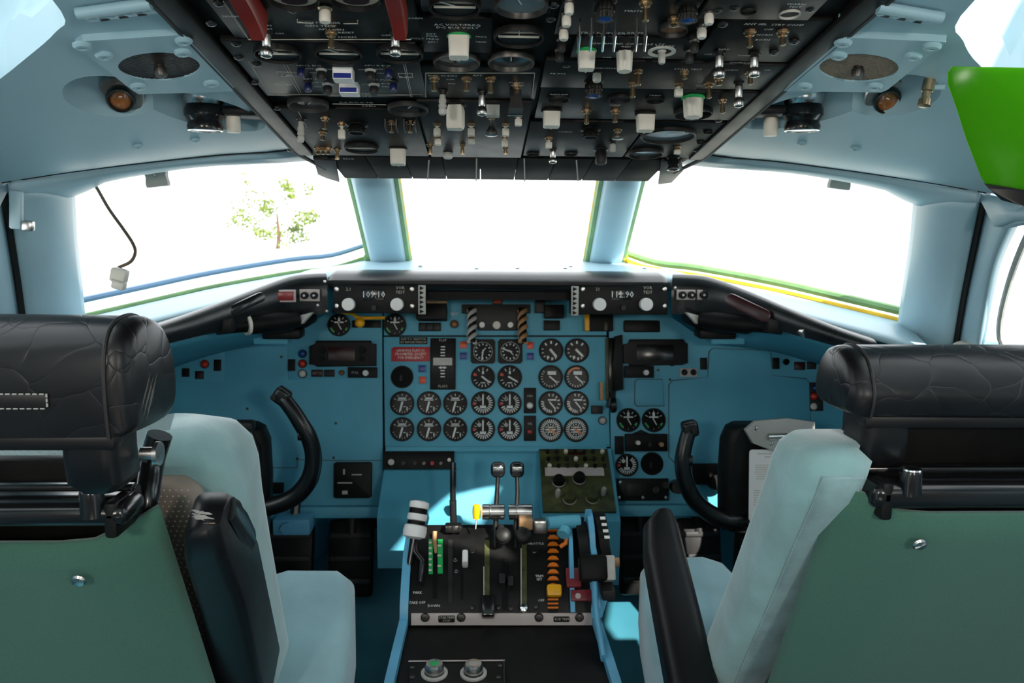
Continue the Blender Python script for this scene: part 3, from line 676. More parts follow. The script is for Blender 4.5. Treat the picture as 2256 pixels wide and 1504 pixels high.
# right column
for x, y in ((1254, 7), (1248, 35), (1242, 66), (1562, 30), (1546, 62)): white_knob(oh, OV, x, y-6, y+12, 21, 'round', 'dark_metal', 'ivory')
for x, y in ((1237, 90), (1233, 113), (1530, 92), (1519, 116)): white_knob(oh, OV, x, y-4, y+9, 19, 'round', 'dark_metal', 'grey_black')
for x, y, t, w in ((1333, 0, 44, 44), (1516, 8, 47, 42), (1308, 176, 213, 38)):
    k = white_knob(oh, OV, x, y, t, w, 'knurl', 'black_plate', 'dark_metal'); hh = OV.height(x, y, t)
    MB().lathe([(OV.wpx(x, y, w)*.40, hh*.9), (OV.wpx(x, y, w)*.30, hh*1.0), (0, hh*1.03)], 18).obj('lens', 'blue_lens', k, OV.M(x, y))
for x in (1278, 1304, 1331, 1356, 1404, 1424):
    p = OV.hit(x, 40); q = OV.hit(x-4, 66); n = OV.n; MB().tube([p, p+n*.016, q+n*.020, q+n*.002], .0011, 6).obj('guard_wire', 'steel', oh)
for a in ((1422, 3, 47, 'tog'), (1406, 152, 190, 'tog'), (1394, 180, 214, 'tog'), (1292, 242, 272, 'tog'), (1355, 242, 271, 'tog'), (1209, 302, 326, 'cap'), (1218, 328, 361, 'ball'), (1350, 310, 335, 'rib'),
          (1652, 68, 107, 'tog'), (1724, 68, 100, 'tog'), (1585, 115, 173, 'ball'), (1662, 118, 168, 'ball'), (1584, 168, 186, 'tog'), (1653, 158, 185, 'tog'), (1628, 182, 236, 'ball'), (1562, 182, 217, 'tog'), (1592, 217, 250, 'tog'), (1508, 154, 174, 'tog'), (1495, 182, 213, 'cap'), (1492, 322, 340, 'cap'), (1361, 284, 308, 'knobend')): toggle(oh, OV, *a)
white_knob(oh, OV, 1292, 110, 154, 37, 'wedge', 'green_strip'); white_knob(oh, OV, 1376, 109, 158, 34, 'flute', 'black_plate')
white_knob(oh, OV, 1458, 110, 140, 16, 'round', 'grey_white', 'grey_white'); MB().lathe([(.014, 0), (.014, .002), (.010, .002), (.010, 0)], 22).obj('dial_ring', 'ivory', oh, OV.M(1458, 111))
white_knob(oh, OV, 1315, 156, 171, 19, 'round'); white_knob(oh, OV, 1215, 243, 280, 38, 'wedge'); white_knob(oh, OV, 1422, 250, 289, 39, 'wedge'); white_knob(oh, OV, 1527, 214, 259, 42, 'flute', 'green_strip')
white_knob(oh, OV, 1301, 284, 303, 36, 'knurl', 'black_plate', 'black_plate'); white_knob(oh, OV, 1324, 328, 362, 26, 'round', 'dark_metal', 'grey_black'); white_knob(oh, OV, 1483, 345, 374, 24, 'knurl', 'black_plate', 'black_gloss')
MB().lathe([(.0098, 0), (.0098, .0015), (.008, .0018), (.008, 0)], 20).obj('chrome_ring', 'steel', oh, OV.mat(OV.hit(1483, 345)+OV.n*OV.height(1483, 345, 372)))
for x, y, w in ((1230, 214, 50), (1366, 214, 50), (1444, 216, 42)): gauge_dial(oh, OV, x, y, w, 'grey_black', 'indicator_window', None, 'black_plate', depth=.004)
for x, y, w in ((1174, 337, 30), (1258, 337, 30), (1649, 20, 36), (1560, 288, 20), (1544, 311, 18)): gauge_dial(oh, OV, x, y, w, 'dial', 'blank_socket', None, 'black_plate', depth=.003)
gauge_dial(oh, OV, 1740, 25, 46, 'dial', 'warning_light', None, 'grey_white', depth=.004)
gauge_dial(oh, OV, 1527, 244, 86, 'glass_face', 'pressure_gauge', 30); gauge_dial(oh, OV, 1472, 294, 122, 'haze_glass', 'altitude_gauge', 45); gauge_dial(oh, OV, 1422, 334, 80, 'haze_glass', 'rate_gauge', 0)
g = gauge_dial(oh, OV, 1483, 58, 66, 'amber', 'amber_dial', None, 'dark_metal'); toggle(oh, OV, 1485, 40, 58, 'tog')
plate(oh, 'slot', OV, 1204, 163, 1260, 169, .002, 'black_gloss', -.001)
line(oh, OV, [(1442, 178), (1456, 152)]); line(oh, OV, [(1352, 178), (1358, 152)])
for x, y in ((482, 6), (465, 50), (520, 95), (525, 125), (565, 140), (560, 180), (610, 237), (645, 20), (640, 330), (1617, 15), (1785, 18), (1592, 52), (1705, 114), (1583, 264), (1220, 10), (1213, 40), (1248, 142), (1580, 20), (1750, 90), (700, 362), (718, 380), (1478, 384), (1535, 330)): screw(oh, OV, x, y, .005, 'dark_metal')
# printed legends
for x, y, t, h_ in ((508, 31, 'NORM', 8), (585, 51, 'GEN', 9), (584, 59, 'RESET', 9), (616, 69, 'OFF', 8), (704, 45, 'PUSH FOR RISE', 9), (706, 52, 'GEN TEMP', 10), (730, 60, 'APU GEN', 9), (763, 67, 'RESET', 9), (765, 77, 'NORM', 9), (850, 73, 'OFF', 8), (913, 35, 'NORM', 8),
        (1008, 50, 'AC VOLT/FREQ', 10), (1008, 56, 'DC BUS VOLT', 10), (950, 70, 'EXT', 8), (952, 75, 'PWR', 8), (920, 80, 'VOLT', 8), (953, 81, 'FREQ', 8), (953, 88, 'APU', 8), (1060, 76, 'FREQ', 7), (1060, 88, 'TEMP', 7),
        (680, 140, 'APU L BUS', 8), (682, 147, 'OFF', 7), (690, 156, 'ON', 7), (832, 140, 'APU R BUS', 8), (836, 148, 'OFF', 7), (837, 157, 'ON', 7), (694, 170, 'EXT PWR', 8), (700, 177, 'L BUS', 7), (700, 187, 'ON', 7), (838, 172, 'EXT PWR', 8), (845, 180, 'R BUS', 7), (848, 187, 'ON', 7), (633, 162, 'L AC', 8), (894, 165, 'R AC', 8), (623, 182, 'GALLEY', 8), (803, 202, 'OPEN', 8), (803, 209, 'AUTO', 8), (785, 222, 'DC BUS X TIE', 8), (812, 230, 'OPEN', 8),
        (975, 163, 'FUEL PUMPS', 8), (1052, 162, 'AFT', 8), (992, 171, 'OFF', 7), (995, 180, 'ON', 7), (1138, 178, 'PUMPS', 7), (1140, 184, 'START', 7),
        (1328, 68, 'TRIP NUMBER', 11), (1400, 19, 'MASTER', 9), (1400, 68, 'BRITE', 10), (1384, 92, 'OVERHEAD CONSOLE LTS', 9), (1380, 98, 'RED', 8), (1465, 97, 'WHITE', 9), (1337, 122, 'OFF', 8), (1425, 122, 'OFF', 8), (1230, 158, 'PA VOL', 7), (1330, 146, 'AIR CONDITIONING', 7), (1516, 148, 'STALL TEST', 8), (1754, 4, 'WARN', 9), (1752, 10, 'TEST', 9),
        (1665, 48, 'ANT SEL', 9), (1735, 50, 'STBY COMP', 9), (1693, 60, 'OFF', 8), (1684, 72, 'NORM', 8), (1680, 83, 'BOTH', 8), (1595, 104, 'NAV', 8), (1560, 115, 'OFF', 7), (1640, 118, 'COMP', 7), (1630, 134, 'COMPASS', 7), (1610, 150, 'NORM', 7), (1540, 185, 'ON', 7), (1690, 150, 'ON', 6), (768, 347, 'ENG', 8), (1355, 228, 'TEMP', 7), (1232, 204, 'RAM AIR', 7), (1444, 206, 'PRESS', 7), (1245, 287, 'CABIN', 7)):
    lettering(oh, OV, x, y, t, h_*1.12, 'mark', .0022)

# ------------------------------------------------------------------ fittings on the ceiling liner
def speaker_plate(s, corners, ctr, w, screws):
    pl = celplane(*ctr); n = side[s]
    t = thing('ceiling_speaker', pl.hit(*ctr), 'pale blue plate with a round dark speaker grille left of the overhead panel' if s < 0 else 'pale blue plate with a round brown speaker grille right of the overhead panel', 'speaker', 'ceiling speakers')
    P = pl.o; R = pl.wpx(*ctr, w)/2*.97; M = pl.mat(P)
    q = [pl.loc(*c) for c in corners]
    if sum(a[0]*b[1]-b[0]*a[1] for a, b in zip(q, q[1:]+q[:1])) < 0: q.reverse()
    # plate with a round hole: ring of quads between hole and outline
    N = 48; b = MB(); ring = [(R*cos(2*pi*k/N), R*sin(2*pi*k/N)) for k in range(N)]; outl = []
    for k in range(N):
        d = Vector((cos(2*pi*k/N), sin(2*pi*k/N))); best = 9
        for a, c in zip(q, q[1:]+q[:1]):
            a = Vector(a); e = Vector(c)-a; den = d.x*e.y-d.y*e.x
            if abs(den) < 1e-9: continue
            tt = (a.x*e.y-a.y*e.x)/den; uu = (a.x*d.y-a.y*d.x)/den
            if tt > 0 and -1e-6 <= uu <= 1+1e-6: best = min(best, tt)
        outl.append(tuple(d*best))
    b.loft([[Vector((x, y, z)) for x, y in pp] for pp, z in ((ring, -.004), (ring, .006), (ring, .007), (outl, .007), (outl, -.004))], cap=False)
    b.obj('plate', 'liner_paint', t, M, 30)
    g = MB(); NN = 26
    MB().lathe([(R*1.02, -.003), (R*1.02, .0015), (0, .0015)], 36).obj('backing', 'grey_black', t, M)
    cell = 2*R/NN
    for i in range(NN):      # woven grille
        c = -R + cell*(i+.5); L = sqrt(max(0, R*R-c*c))
        g.box((c, 0, .0040), (cell*.5, 2*L, .0014)); g.box((0, c, .0048), (2*L, cell*.5, .0014))
    o = g.obj('grille', 'grille_brown' if s > 0 else 'dark_metal', t, M); o['kind'] = 'stuff'
    MB().lathe([(R*.13, .0), (R*.13, .008), (R*.17, .009), (R*.17, .014), (R*.14, .017), (0, .017)], 18).obj('knob', 'dark_metal', t, M)
    for x, y in screws: screw(t, pl, x, y, .0085, 'liner_paint', 'screw', .0065)
speaker_plate(-1, [(155, 76), (413, 60), (524, 188), (300, 194)], (350, 133), 186, [(178, 82), (226, 104), (402, 72), (400, 98), (302, 174), (463, 168)])
speaker_plate(1, [(1830, 72), (1850, 66), (2088, 76), (1950, 190), (1728, 188)], (1893, 136), 180, [(1860, 76), (1850, 105), (2056, 84), (2014, 106), (1775, 174), (1930, 174)])
for s, pts in ((-1, ((375, 10), (310, 190), (555, 223), (612, 290), (303, 321), (430, 307))), (1, ((1868, 33), (1742, 190), (1920, 192), (1660, 240), (1590, 312), (1885, 326), (1767, 314)))):
    for i, (x, y) in enumerate(pts): screw(S_['liner', s], celplane(x, y), x, y, .0085 if i == 0 else .0065, 'liner_paint', 'screw')
def hinge(s, x0, x1, y0, y1):
    pl = celplane((x0+x1)/2, y1); t = thing('hinge_plate', pl.o, 'pale blue riveted hinge strip on the %s ceiling liner' % side[s], 'hinge')
    M, w, h = pl.rect(x0, y0, x1, y1); dy = 12*(1 if s < 0 else -1)
    MB().box((0, 0, .003), (w, h, .006), .002).obj('leaf', 'liner_paint', t, M)
    MB().cyl((-w/2, h/2, .006), (w/2, h/2, .006), .005, .005, 10).obj('knuckle', 'liner_paint', t, M)
    for k in range(4): MB().lathe([(.005, .006), (.004, .008), (0, .0085)], 10).obj('rivet', 'liner_paint', t, M @ Matrix.Translation((-w*.38+w*.25*k, 0, 0)))
    for k in range(3): MB().box((-w*.26+w*.26*k, -h*.36, .006), (w*.12, .003, .001)).obj('slot', 'grey_black', t, M)
hinge(-1, 168, 352, 2, 28); hinge(1, 1912, 2082, 10, 32)
def eyeball(s, cx, cy, lx, ly):
    p = cel_in(lx, ly, .019); n = side[s]
    t = thing('eyeball_lamp', p, 'small round spot lamp sunk in a recess of the %s ceiling liner' % n, 'lamp', 'recessed spot lamps')
    d = Vector((-.25*s, -.80, -.55)).normalized(); M = Matrix.Translation(p) @ d.to_track_quat('Z', 'Y').to_matrix().to_4x4()
    MB().lathe([(.026, -.010), (.026, -.004), (.024, -.002), (.014, -.002)], 30).obj('disc', 'metal', t, M)
    MB().lathe([(.016, -.004), (.0165, .003), (.0145, .008), (.0125, .009), (.0118, .006), (0, .005)], 24).obj('bezel', 'dark_metal', t, M)
    MB().lathe([(.0116, .0055), (.008, .008), (0, .009)], 20).obj('lens', 'amber', t, M)
eyeball(-1, 262, 212, 266, 216); eyeball(1, 1950, 214, 1955, 220)
def map_light(s, cx, cy, kx, ky):
    p = cel_in(cx, cy, .020); n = side[s]
    t = thing('map_light', p, 'swivelling chrome and black map light in the long recess %s of the overhead panel' % n, 'lamp', 'map lights')
    M = Matrix.Translation(p) @ Matrix.Diagonal((1.15, 1.15, 1.15, 1))
    MB().lathe([(.014, .030), (.021, .024), (.0235, .012), (.0235, .004), (.020, -.001), (.018, -.004)], 24).obj('chrome_collar', 'steel', t, M)
    MB().lathe([(.019, -.002), (.0215, -.008), (.0215, -.014), (.0195, -.016), (.0175, -.020), (.0195, -.026), (.0185, -.030), (.015, -.030), (.013, -.018), (0, -.016)], 26).obj('black_lens_barrel', 'black_gloss', t, M)
    MB().lathe([(.0186, -.0298), (.0188, -.0305), (.0165, -.031), (.0165, -.029)], 26).obj('rim', 'steel', t, M)
    MB().box((0, 0, 0), (.045, .02, .010), .003).obj('arm', 'metal', t, M @ Matrix.Translation((.026*s, -.01, .016)))
    MB().box((0, 0, 0), (.046, .05, .010), .004).obj('switch_plate', 'black_plate', t, M @ Matrix.Translation((-.034*s, .020, -.008)))
    d = .022
    MB().lathe([(.0075, .004), (.009, 0), (.0095, -.004), (.0095, -d*.9), (.0082, -d), (0, -d)], 12).obj('knob', 'ivory', t, Matrix.Translation(cel_in(kx, ky, .004)))
map_light(-1, 450, 226, 513, 254); map_light(1, 1770, 226, 1699, 262)
# sun-visor peg on the starboard liner
t = thing('visor_peg', cel(2048, 188), 'short brass peg on the right ceiling liner beside the green visor', 'peg')
pl = celplane(2048, 176); MB().lathe([(.006, 0), (.006, .012), (.0045, .013), (.0045, .020), (.0065, .021), (.0065, .028), (0, .029)], 14).obj('pin', 'brass', t, pl.M(2048, 176))
MB().cyl(pl.hit(2048, 180)+pl.n*.006, pl.hit(2085, 180)+pl.n*.006, .003, .003, 8).obj('arm', 'liner_paint', t)
# green sun visor
vz = thing('sun_visor', PY(2180, 300, .74), 'transparent green sun visor with a dark lower edge at the right side window', 'visor')
VP_ = Plane(PY(2170, 300, .74), (cos(radians(-24)), sin(radians(-24)), 0), (-.1, -.12, 1))
def vq(pts): return [VP_.loc(*p) for p in pts]
outl = [(2098, 146), (2300, 150), (2420, 160), (2420, 480), (2256, 452), (2205, 440), (2178, 415), (2162, 392), (2130, 310), (2106, 235), (2088, 185), (2088, 160)]
q = vq(outl); q = q if sum(a[0]*b[1]-b[0]*a[1] for a, b in zip(q, q[1:]+q[:1])) > 0 else q[::-1]
MB().prism(q, -.0015, .0015, .0005).obj('tinted_sheet', 'visor_green', vz, VP_.mat(VP_.o))
q = vq([(2166, 404), (2178, 415), (2205, 440), (2256, 453), (2420, 482), (2420, 440), (2256, 418), (2200, 408)]); q = q if sum(a[0]*b[1]-b[0]*a[1] for a, b in zip(q, q[1:]+q[:1])) > 0 else q[::-1]
MB().prism(q, -.004, .004, .0015).obj('dark_edge', 'black_gloss', vz, VP_.mat(VP_.o))
# window header clips
for s, x, y in ((-1, 346, 392), (1, 1850, 398)):
    Y = 1.40; p = PY(x, y, Y); t = thing('visor_clip', p, 'small grey metal clip on the header of the %s windshield pane' % side[s], 'clip')
    w = .036; M = Matrix.Translation(p) @ Matrix.Rotation(-.12*s*-1, 4, 'Y')
    b = MB(); b.loft([[Vector((x_, y_, z)) for x_, y_ in ((-w/2*k, -.006), (w/2*k, -.006), (w/2*k, .006), (-w/2*k, .006))] for k, z in ((1.15, .016), (1.0, .010), (.9, .002), (1, -.008), (.95, -.014))]); b.obj('tab', 'grey_clip', t, M, 60)
    MB().box((0, .006, .018), (w*1.3, .016, .008), .002).obj('foot', 'grey_clip', t, M)
    MB().lathe([(.003, 0), (.002, .002), (0, .002)], 8).obj('rivet', 'metal', t, M @ Matrix.Translation((0, -.006, .004)) @ Matrix.Rotation(pi/2, 4, 'X'))
# loose cable with connector
t = thing('loose_cable', PY(205, 404, 1.36), 'thin brown cable with a pale connector hanging in the left windshield pane', 'cable')
pp = crv([PY(196, 392, 1.37), PY(212, 412, 1.36), PY(240, 460, 1.34), PY(270, 502, 1.32), PY(292, 535, 1.31), PY(298, 556, 1.30), PY(288, 576, 1.29), PY(264, 588, 1.29), PY(246, 598, 1.28)], 6)
MB().tube(pp, .0026, 8).obj('wire', 'cable', t)
P = PY(262, 612, 1.28); M = Matrix.Translation(P) @ Matrix.Rotation(.25, 4, 'Y')
MB().box((0, 0, .004), (.024, .018, .022), .004).box((.003, -.002, -.010), (.02, .016, .014), .004).obj('connector', 'ivory', t, M)
MB().box((.002, -.010, -.004), (.018, .003, .003), .001).obj('latch', 'grey_white', t, M)
# ------------------------------------------------------------------ main instrument panel
def ticks(b, R, a0, a1, n, r0, r1, w, z=.0012):
    for k in range(n):
        a = radians(a0+(a1-a0)*k/max(1, n-1)); d = Vector((cos(a), sin(a))); e = Vector((-d.y, d.x))*w/2
        b.prism([tuple(d*R*r0-e), tuple(d*R*r1-e), tuple(d*R*r1+e), tuple(d*R*r0+e)], z, z+.0004)
def arcmesh(R, a0, a1, r0, r1, z=.0013):
    n = 10; A = [radians(a0+(a1-a0)*k/n) for k in range(n+1)]
    return MB().prism([(R*r1*cos(a), R*r1*sin(a)) for a in A] + [(R*r0*cos(a), R*r0*sin(a)) for a in reversed(A)], z, z+.0004)
def hand(R, a, l, w, tail=.15, z=.0024):
    d = Vector((cos(radians(a)), sin(radians(a)))); e = Vector((-d.y, d.x))*w/2
    return MB().prism([tuple(-d*R*tail-e), tuple(d*R*l*.8-e), tuple(d*R*l), tuple(d*R*l*.8+e), tuple(-d*R*tail+e)], z, z+.0008)
def instr(parent, pl, px, py, kind, r=26, na=90, square=False, name='gauge'):
    R = pl.wpx(px, py, 2*r)/2; M = pl.M(px, py)
    def bez():
        b = MB(); b.lathe([(R, 0), (R, .004), (R*.96, .0062), (R*.88, .0062), (R*.85, .002), (R*.845, .0)], 32)
        bmesh.ops.delete(b.b, geom=[f for f in b.b.faces if len(f.verts) > 4], context='FACES')
        return b.me('gauge')
    def sqbez():
        n = 32; ci = [(cos(2*pi*(k+.5)/n), sin(2*pi*(k+.5)/n)) for k in range(n)]
        sqo = [tuple(v*R*min(1/max(abs(c[0]), abs(c[1])), 1.36) for v in c) for c in ci]
        b = MB(); b.loft([[Vector((x, y, 0)) for x, y in sqo], [Vector((x, y, .005)) for x, y in sqo], [Vector((x*R*.88, y*R*.88, .005)) for x, y in ci], [Vector((x*R*.85, y*R*.85, .001)) for x, y in ci]], cap=False)
        return b.me('gauge')
    k_ = round(R, 3)
    g = obj(name, cached(('bez', k_, square), sqbez if square else bez), 'black_plate', parent, M)
    obj('dial', cached(('face', k_), lambda: MB().lathe([(R*.87, 0), (R*.87, .001), (0, .001)], 28).me('dial')), 'dial', g, M)
    def marks():
        b = MB()
        if kind == 'oil': ticks(b, R, 150, 30, 5, .60, .80, .0012); ticks(b, R, 200, 340, 9, .70, .82, .0012); b.box((0, R*.42, .0014), (R*.62, R*.10, .0004)); b.box((0, R*.27, .0014), (R*.78, R*.07, .0004)); b.box((R*.42, -R*.45, .0014), (R*.09, R*.3, .0004)); b.box((R*.2, -R*.28, .0014), (R*.2, R*.06, .0004))
        elif kind == 'n1': ticks(b, R, 50, -150, 14, .50, .82, .0024); ticks(b, R, 180, 120, 4, .55, .8, .001); b.lathe([(R*.16, .0012), (R*.16, .0016), (R*.13, .0016), (R*.13, .0012)], 16, Matrix.Translation((-R*.3, R*.35, 0))); b.box((0, -R*.3, .0014), (R*.5, R*.22, .0004))
        elif kind == 'flow': ticks(b, R, 120, 60, 3, .58, .82, .0018); ticks(b, R, -30, -160, 7, .60, .82, .0016); b.box((0, R*.4, .0014), (R*.16, R*.24, .0004)); b.box((0, -R*.45, .0014), (R*.4, R*.08, .0004))
        elif kind == 'egt': ticks(b, R, 100, -140, 10, .60, .80, .0022); b.box((R*.12, R*.28, .0014), (R*.7, R*.12, .0004)); ticks(b, R, 170, 260, 7, .55, .80, .0026)
        elif kind == 'full': ticks(b, R, 0, 348, 30, .55, .84, .0019); b.box((0, 0, .0014), (R*.72, R*.14, .0004)); b.box((0, R*.2, .0014), (R*.5, R*.1, .0004)); b.box((0, -R*.2, .0014), (R*.5, R*.1, .0004)); ticks(b, R, 0, 330, 12, .36, .48, .0022)
        elif kind == 'sparse': ticks(b, R, 130, 50, 3, .55, .78, .0036); ticks(b, R, 170, 300, 6, .62, .80, .0018); b.box((-R*.25, -R*.55, .0014), (R*.2, R*.2, .0004)); b.box((R*.1, -R*.66, .0014), (R*.14, R*.22, .0004))
        elif kind == 'arc': ticks(b, R, 140, 330, 12, .66, .82, .0015); b.box((R*.1, R*.36, .0014), (R*.7, R*.3, .0003))
        elif kind == 'clock': ticks(b, R, 0, 354, 40, .72, .82, .001); ticks(b, R, 0, 330, 12, .52, .66, .0026)
        elif kind == 'hyd': ticks(b, R, 150, 30, 5, .6, .8, .0014); b.box((0, R*.4, .0014), (R*.2, R*.5, .0004)); b.box((0, R*.25, .0014), (R*.8, R*.12, .0004)); ticks(b, R, 200, 340, 5, .7, .8, .001)
        return b.me('markings')
    obj('markings', cached(('mk', kind, k_), marks), 'mark', g, M)
    def addh(l, w, m='mark', a=None):
        hand(R, na if a is None else a, l, w).obj('needle', m, g, M)
    if kind == 'oil': addh(.78, .0042)
    elif kind == 'n1': addh(.82, .0034); arcmesh(R, 172, 192, .58, .84).obj('red_mark', 'red_placard', g, M); MB().lathe([(R*.2, .0012), (R*.2, .003), (0, .003)], 14).obj('hub', 'dial', g, M)
    elif kind == 'flow': addh(.8, .0036); arcmesh(R, 152, 170, .55, .84).obj('red_mark', 'red_lens', g, M)
    elif kind == 'full': addh(.62, .004, 'orange')
    elif kind == 'clock': addh(.78, .003); addh(.4, .002, 'mark', na+150)
    elif kind == 'sparse': addh(.75, .0052)
    elif kind == 'arc': addh(.75, .0034)
    elif kind == 'hyd': addh(.5, .002); arcmesh(R, 200, 235, .66, .82).obj('green_arc', 'green_strip', g, M); arcmesh(R, 320, 340, .66, .82).obj('green_arc', 'green_strip', g, M)
    else: addh(.7, .003)
    obj('cover_glass', cached(('gl', k_), lambda: MB().lathe([(R*.86, .0045), (R*.86, .005), (0, .005)], 24).me('cover_glass')), 'dial_glass', g, M)
    return g
def lamp(parent, pl, px, py, r, m, name='indicator_lamp'):
    R = pl.wpx(px, py, 2*r)/2; M = pl.M(px, py)
    g = MB().lathe([(R*1.15, 0), (R*1.15, .004), (R, .005), (R*.9, .005)], 20).obj(name, 'grey_black', parent, M)
    MB().lathe([(R, .002), (R*.96, .006), (R*.75, .009), (R*.4, .011), (0, .0115)], 20).obj('lens', m, g, M); return g
def annun(parent, pl, px, py, w, h, m, name='indicator_light', rim='grey_black'):
    g = plate(parent, name, pl, px-w/2-2, py-h/2-2, px+w/2+2, py+h/2+2, .004, rim)
    plate(g, 'lens', pl, px-w/2, py-h/2, px+w/2, py+h/2, .0025, m, .003, .001); return g
def rot(parent, pl, px, py, r, m='white_plastic', h=.014, name='rotary_knob', n=28):
    R = pl.wpx(px, py, 2*r)/2
    return MB().lathe([(R*.92, 0), (R, .002), (R, h*.85), (R*.93, h), (0, h)], n).obj(name, m, parent, pl.M(px, py))
def hole(parent, pl, px, py, r, name='empty_gauge_hole'):
    R = pl.wpx(px, py, 2*r)/2; M = pl.M(px, py)
    g = MB().lathe([(R, 0), (R, .003), (R*.9, .003), (R*.9, .0008)], 30).obj(name, 'black_panel', parent, M)
    MB().lathe([(R*.9, .0006), (R*.9, .001), (0, .001)], 28).obj('dark_opening', 'dial', g, M)
    MB().box((R*-.1, -R*.1, .0015), (R*.18, R*.5, .001)).obj('wire_end', 'grey_black', g, M); return g

# centre panel
cp = thing('centre_instrument_panel', IP.o, 'teal centre instrument panel with rows of round black engine gauges', 'instrument panel')
MB().box((0, 0, 0), (.49, .40, .006)).obj('backing', 'wall_dark', cp, IP.mat(IP.hit(1093, 815)-IP.n*.018))
poly(cp, 'panel_plate', IP, [(845, 742), (1337, 742), (1344, 984), (848, 984)], .010, 'panel_paint', -.010, .0012)
poly(cp, 'upper_plate', IP, [(845, 640), (1337, 640), (1337, 738), (845, 738)], .008, 'panel_paint', -.012, .0012)
IPs = IP
for x, na in ((1064, -98), (1124, 160)): instr(cp, IP, x, 774, 'clock', 27, na, True, 'clock_gauge')
for x, k, a in ((1214, 'sparse', -50), (1271, 'sparse', -45)): instr(cp, IP, x, 772, k, 27, a)
for x, k, a in ((1064, 'flow', -38), (1123, 'flow', -30), (1213, 'arc', -40), (1270, 'arc', -42)):
    g = instr(cp, IP, x, 831, k, 26.5, a)
    if x == 1270: R = IP.wpx(x, 831, 53)/2; arcmesh(R, 150, 70, .68, .84).obj('orange_arc', 'orange', g, IP.M(x, 831))
for y in (888, 945):
    for x in (886, 945, 1003): instr(cp, IP, x, y, 'oil', 26.5, -105)
    for x in (1064, 1123): instr(cp, IP, x, y, 'n1', 26.5, 90)
for x in (1213, 1270): instr(cp, IP, x, 888, 'egt', 26.5, -50)
for x in (1213, 1269): instr(cp, IP, x, 946, 'full', 26.5, -38)
hole(cp, IP, 886, 830, 25)
# flap position drum indicator
g = plate(cp, 'flap_indicator', IP, 948, 745, 1004, 858, .006, 'black_plate')
M, w, h = IP.rect(952, 756, 1000, 838)
b = MB(); b.loft([[Vector((x, -h/2+h*k/12, .006+.010*sin(pi*k/12))) for x in (-w/2, w/2)] for k in range(13)], cap=False, close=False); b.obj('drum', 'grey_black', g, M)
b = MB(); b.box((0, 0, 0), (w*.86, h*.20, .001)); b.obj('white_band', 'grey_white', g, M @ Matrix.Translation((0, 0, .0165)))
b = MB()
for k in range(-5, 6):
    if abs(k) > 1: b.box((0, h*.08*k, .0065+.010*cos(pi*k*.08)), (w*.2, h*.03, .0012))
b.obj('scale', 'mark', g, M)
b = MB(); b.prism([(-w*.2, -h*.16), (-w*.05, -h*.12), (-w*.05, -h*.20)], .015, .016); b.prism([(w*.2, -h*.16), (w*.05, -h*.20), (w*.05, -h*.12)], .015, .016); b.obj('pointer_marks', 'mark', g, M)
for x, y, t in ((976, 750, 'FLAP'), (976, 851, 'FLAPS')): lettering(g, IP, x, y, t, 6, 'mark_dim', .0066)
# placards
g = plate(cp, 'placard', IP, 880, 743, 942, 758, .0015, 'black_plate'); lettering(g, IP, 911, 747, 'FLAP T.O. SELECTOR', 4.4, 'mark_dim', .002); lettering(g, IP, 911, 754, 'SET BEFORE TAKEOFF', 4.4, 'mark_dim', .002)
g = poly(cp, 'red_placard', IP, [(862, 768), (868, 764), (947, 764), (947, 796), (862, 796)], .0015, 'red_placard'); 
for y, t in ((772, 'LANDING FLAPS 50'), (780, 'PROHIBITED EXCEPT'), (788, 'FOR EMERGENCY')): lettering(g, IP, 905, y, t, 6.2, 'mark', .0021, sq=.86)
for x, y, m in ((930, 812, 'blue_flat'), (931, 837, 'orange_lens'), (1021, 760, 'orange_lens'), (1021, 784, 'blue_flat'), (1168, 761, 'orange_lens'), (1168, 785, 'blue_flat')): annun(cp, IP, x, y, 15, 15, m, rim='panel_paint')
for y, m in ((882, 'white_plastic'), (943, 'red_placard')):
    g = plate(cp, 'switch_strip', IP, 1154, y-28, 1181, y+28, .005, 'black_plate'); 
    if y == 882: lamp(g, IP, 1167, 893, 7.5, m, 'switch_knob')
    else: annun(g, IP, 1167, 951, 9, 7, m); 
    lettering(g, IP, 1167, y-10, 'IGN' if y == 882 else 'OIL', 5, 'mark_dim', .0056)
for x, y in ((848, 748), (1332, 748), (852, 978), (1338, 978), (907, 862), (1040, 806), (1205, 805), (1255, 805), (1310, 770), (1312, 950)): screw(cp, IP, x, y, .003, 'panel_paint')
# upper centre: fire handle shelf
g = poly(cp, 'fire_control_plate', IP, [(1018, 671), (1168, 671), (1168, 690), (1152, 692), (1140, 728), (1055, 728), (1036, 692), (1018, 690)], .010, 'grey_black')
for y in (660, 684): annun(cp, IP, 1096, y, 18, 17, 'orange_lens')
for x in (1062, 1124): rot(g, IP, x, 717, 6.5, 'white_plastic', .02)
rot(g, IP, 1094, 717, 9, 'ivory', .014, 'selector_dial')
for x, m1, m2 in ((1040, 'grey_white', 'dark_metal'), (1150, 'tan', 'dark_metal')):      # two twisted fire handles
    p0, p1 = IP.hit(x, 684)+IP.n*.018, IP.hit(x, 757)+IP.n*.045; ax = (p1-p0)
    h0 = MB().tube([p0-ax*.04, p0+ax*.5, p1], [.0085, .009, .0085], 12).obj('fire_handle', m2, cp)
    u = Vector((1, 0, 0)); v = ax.normalized().cross(u)
    for ph in (0, pi):
        pts = [p0 + ax*t + u*(.0065*cos(ph+t*4*pi)) + v*(.0065*sin(ph+t*4*pi)) for t in [k/40 for k in range(41)]]
        MB().tube(pts, .0052, 8).obj('twisted_strand', m1, h0)
for x, y, t in ((1000, 692, 'TEST'),): lettering(cp, IP, x, y, t, 6, 'mark', .001)
lamp(cp, IP, 1001, 714, 8, 'amber')
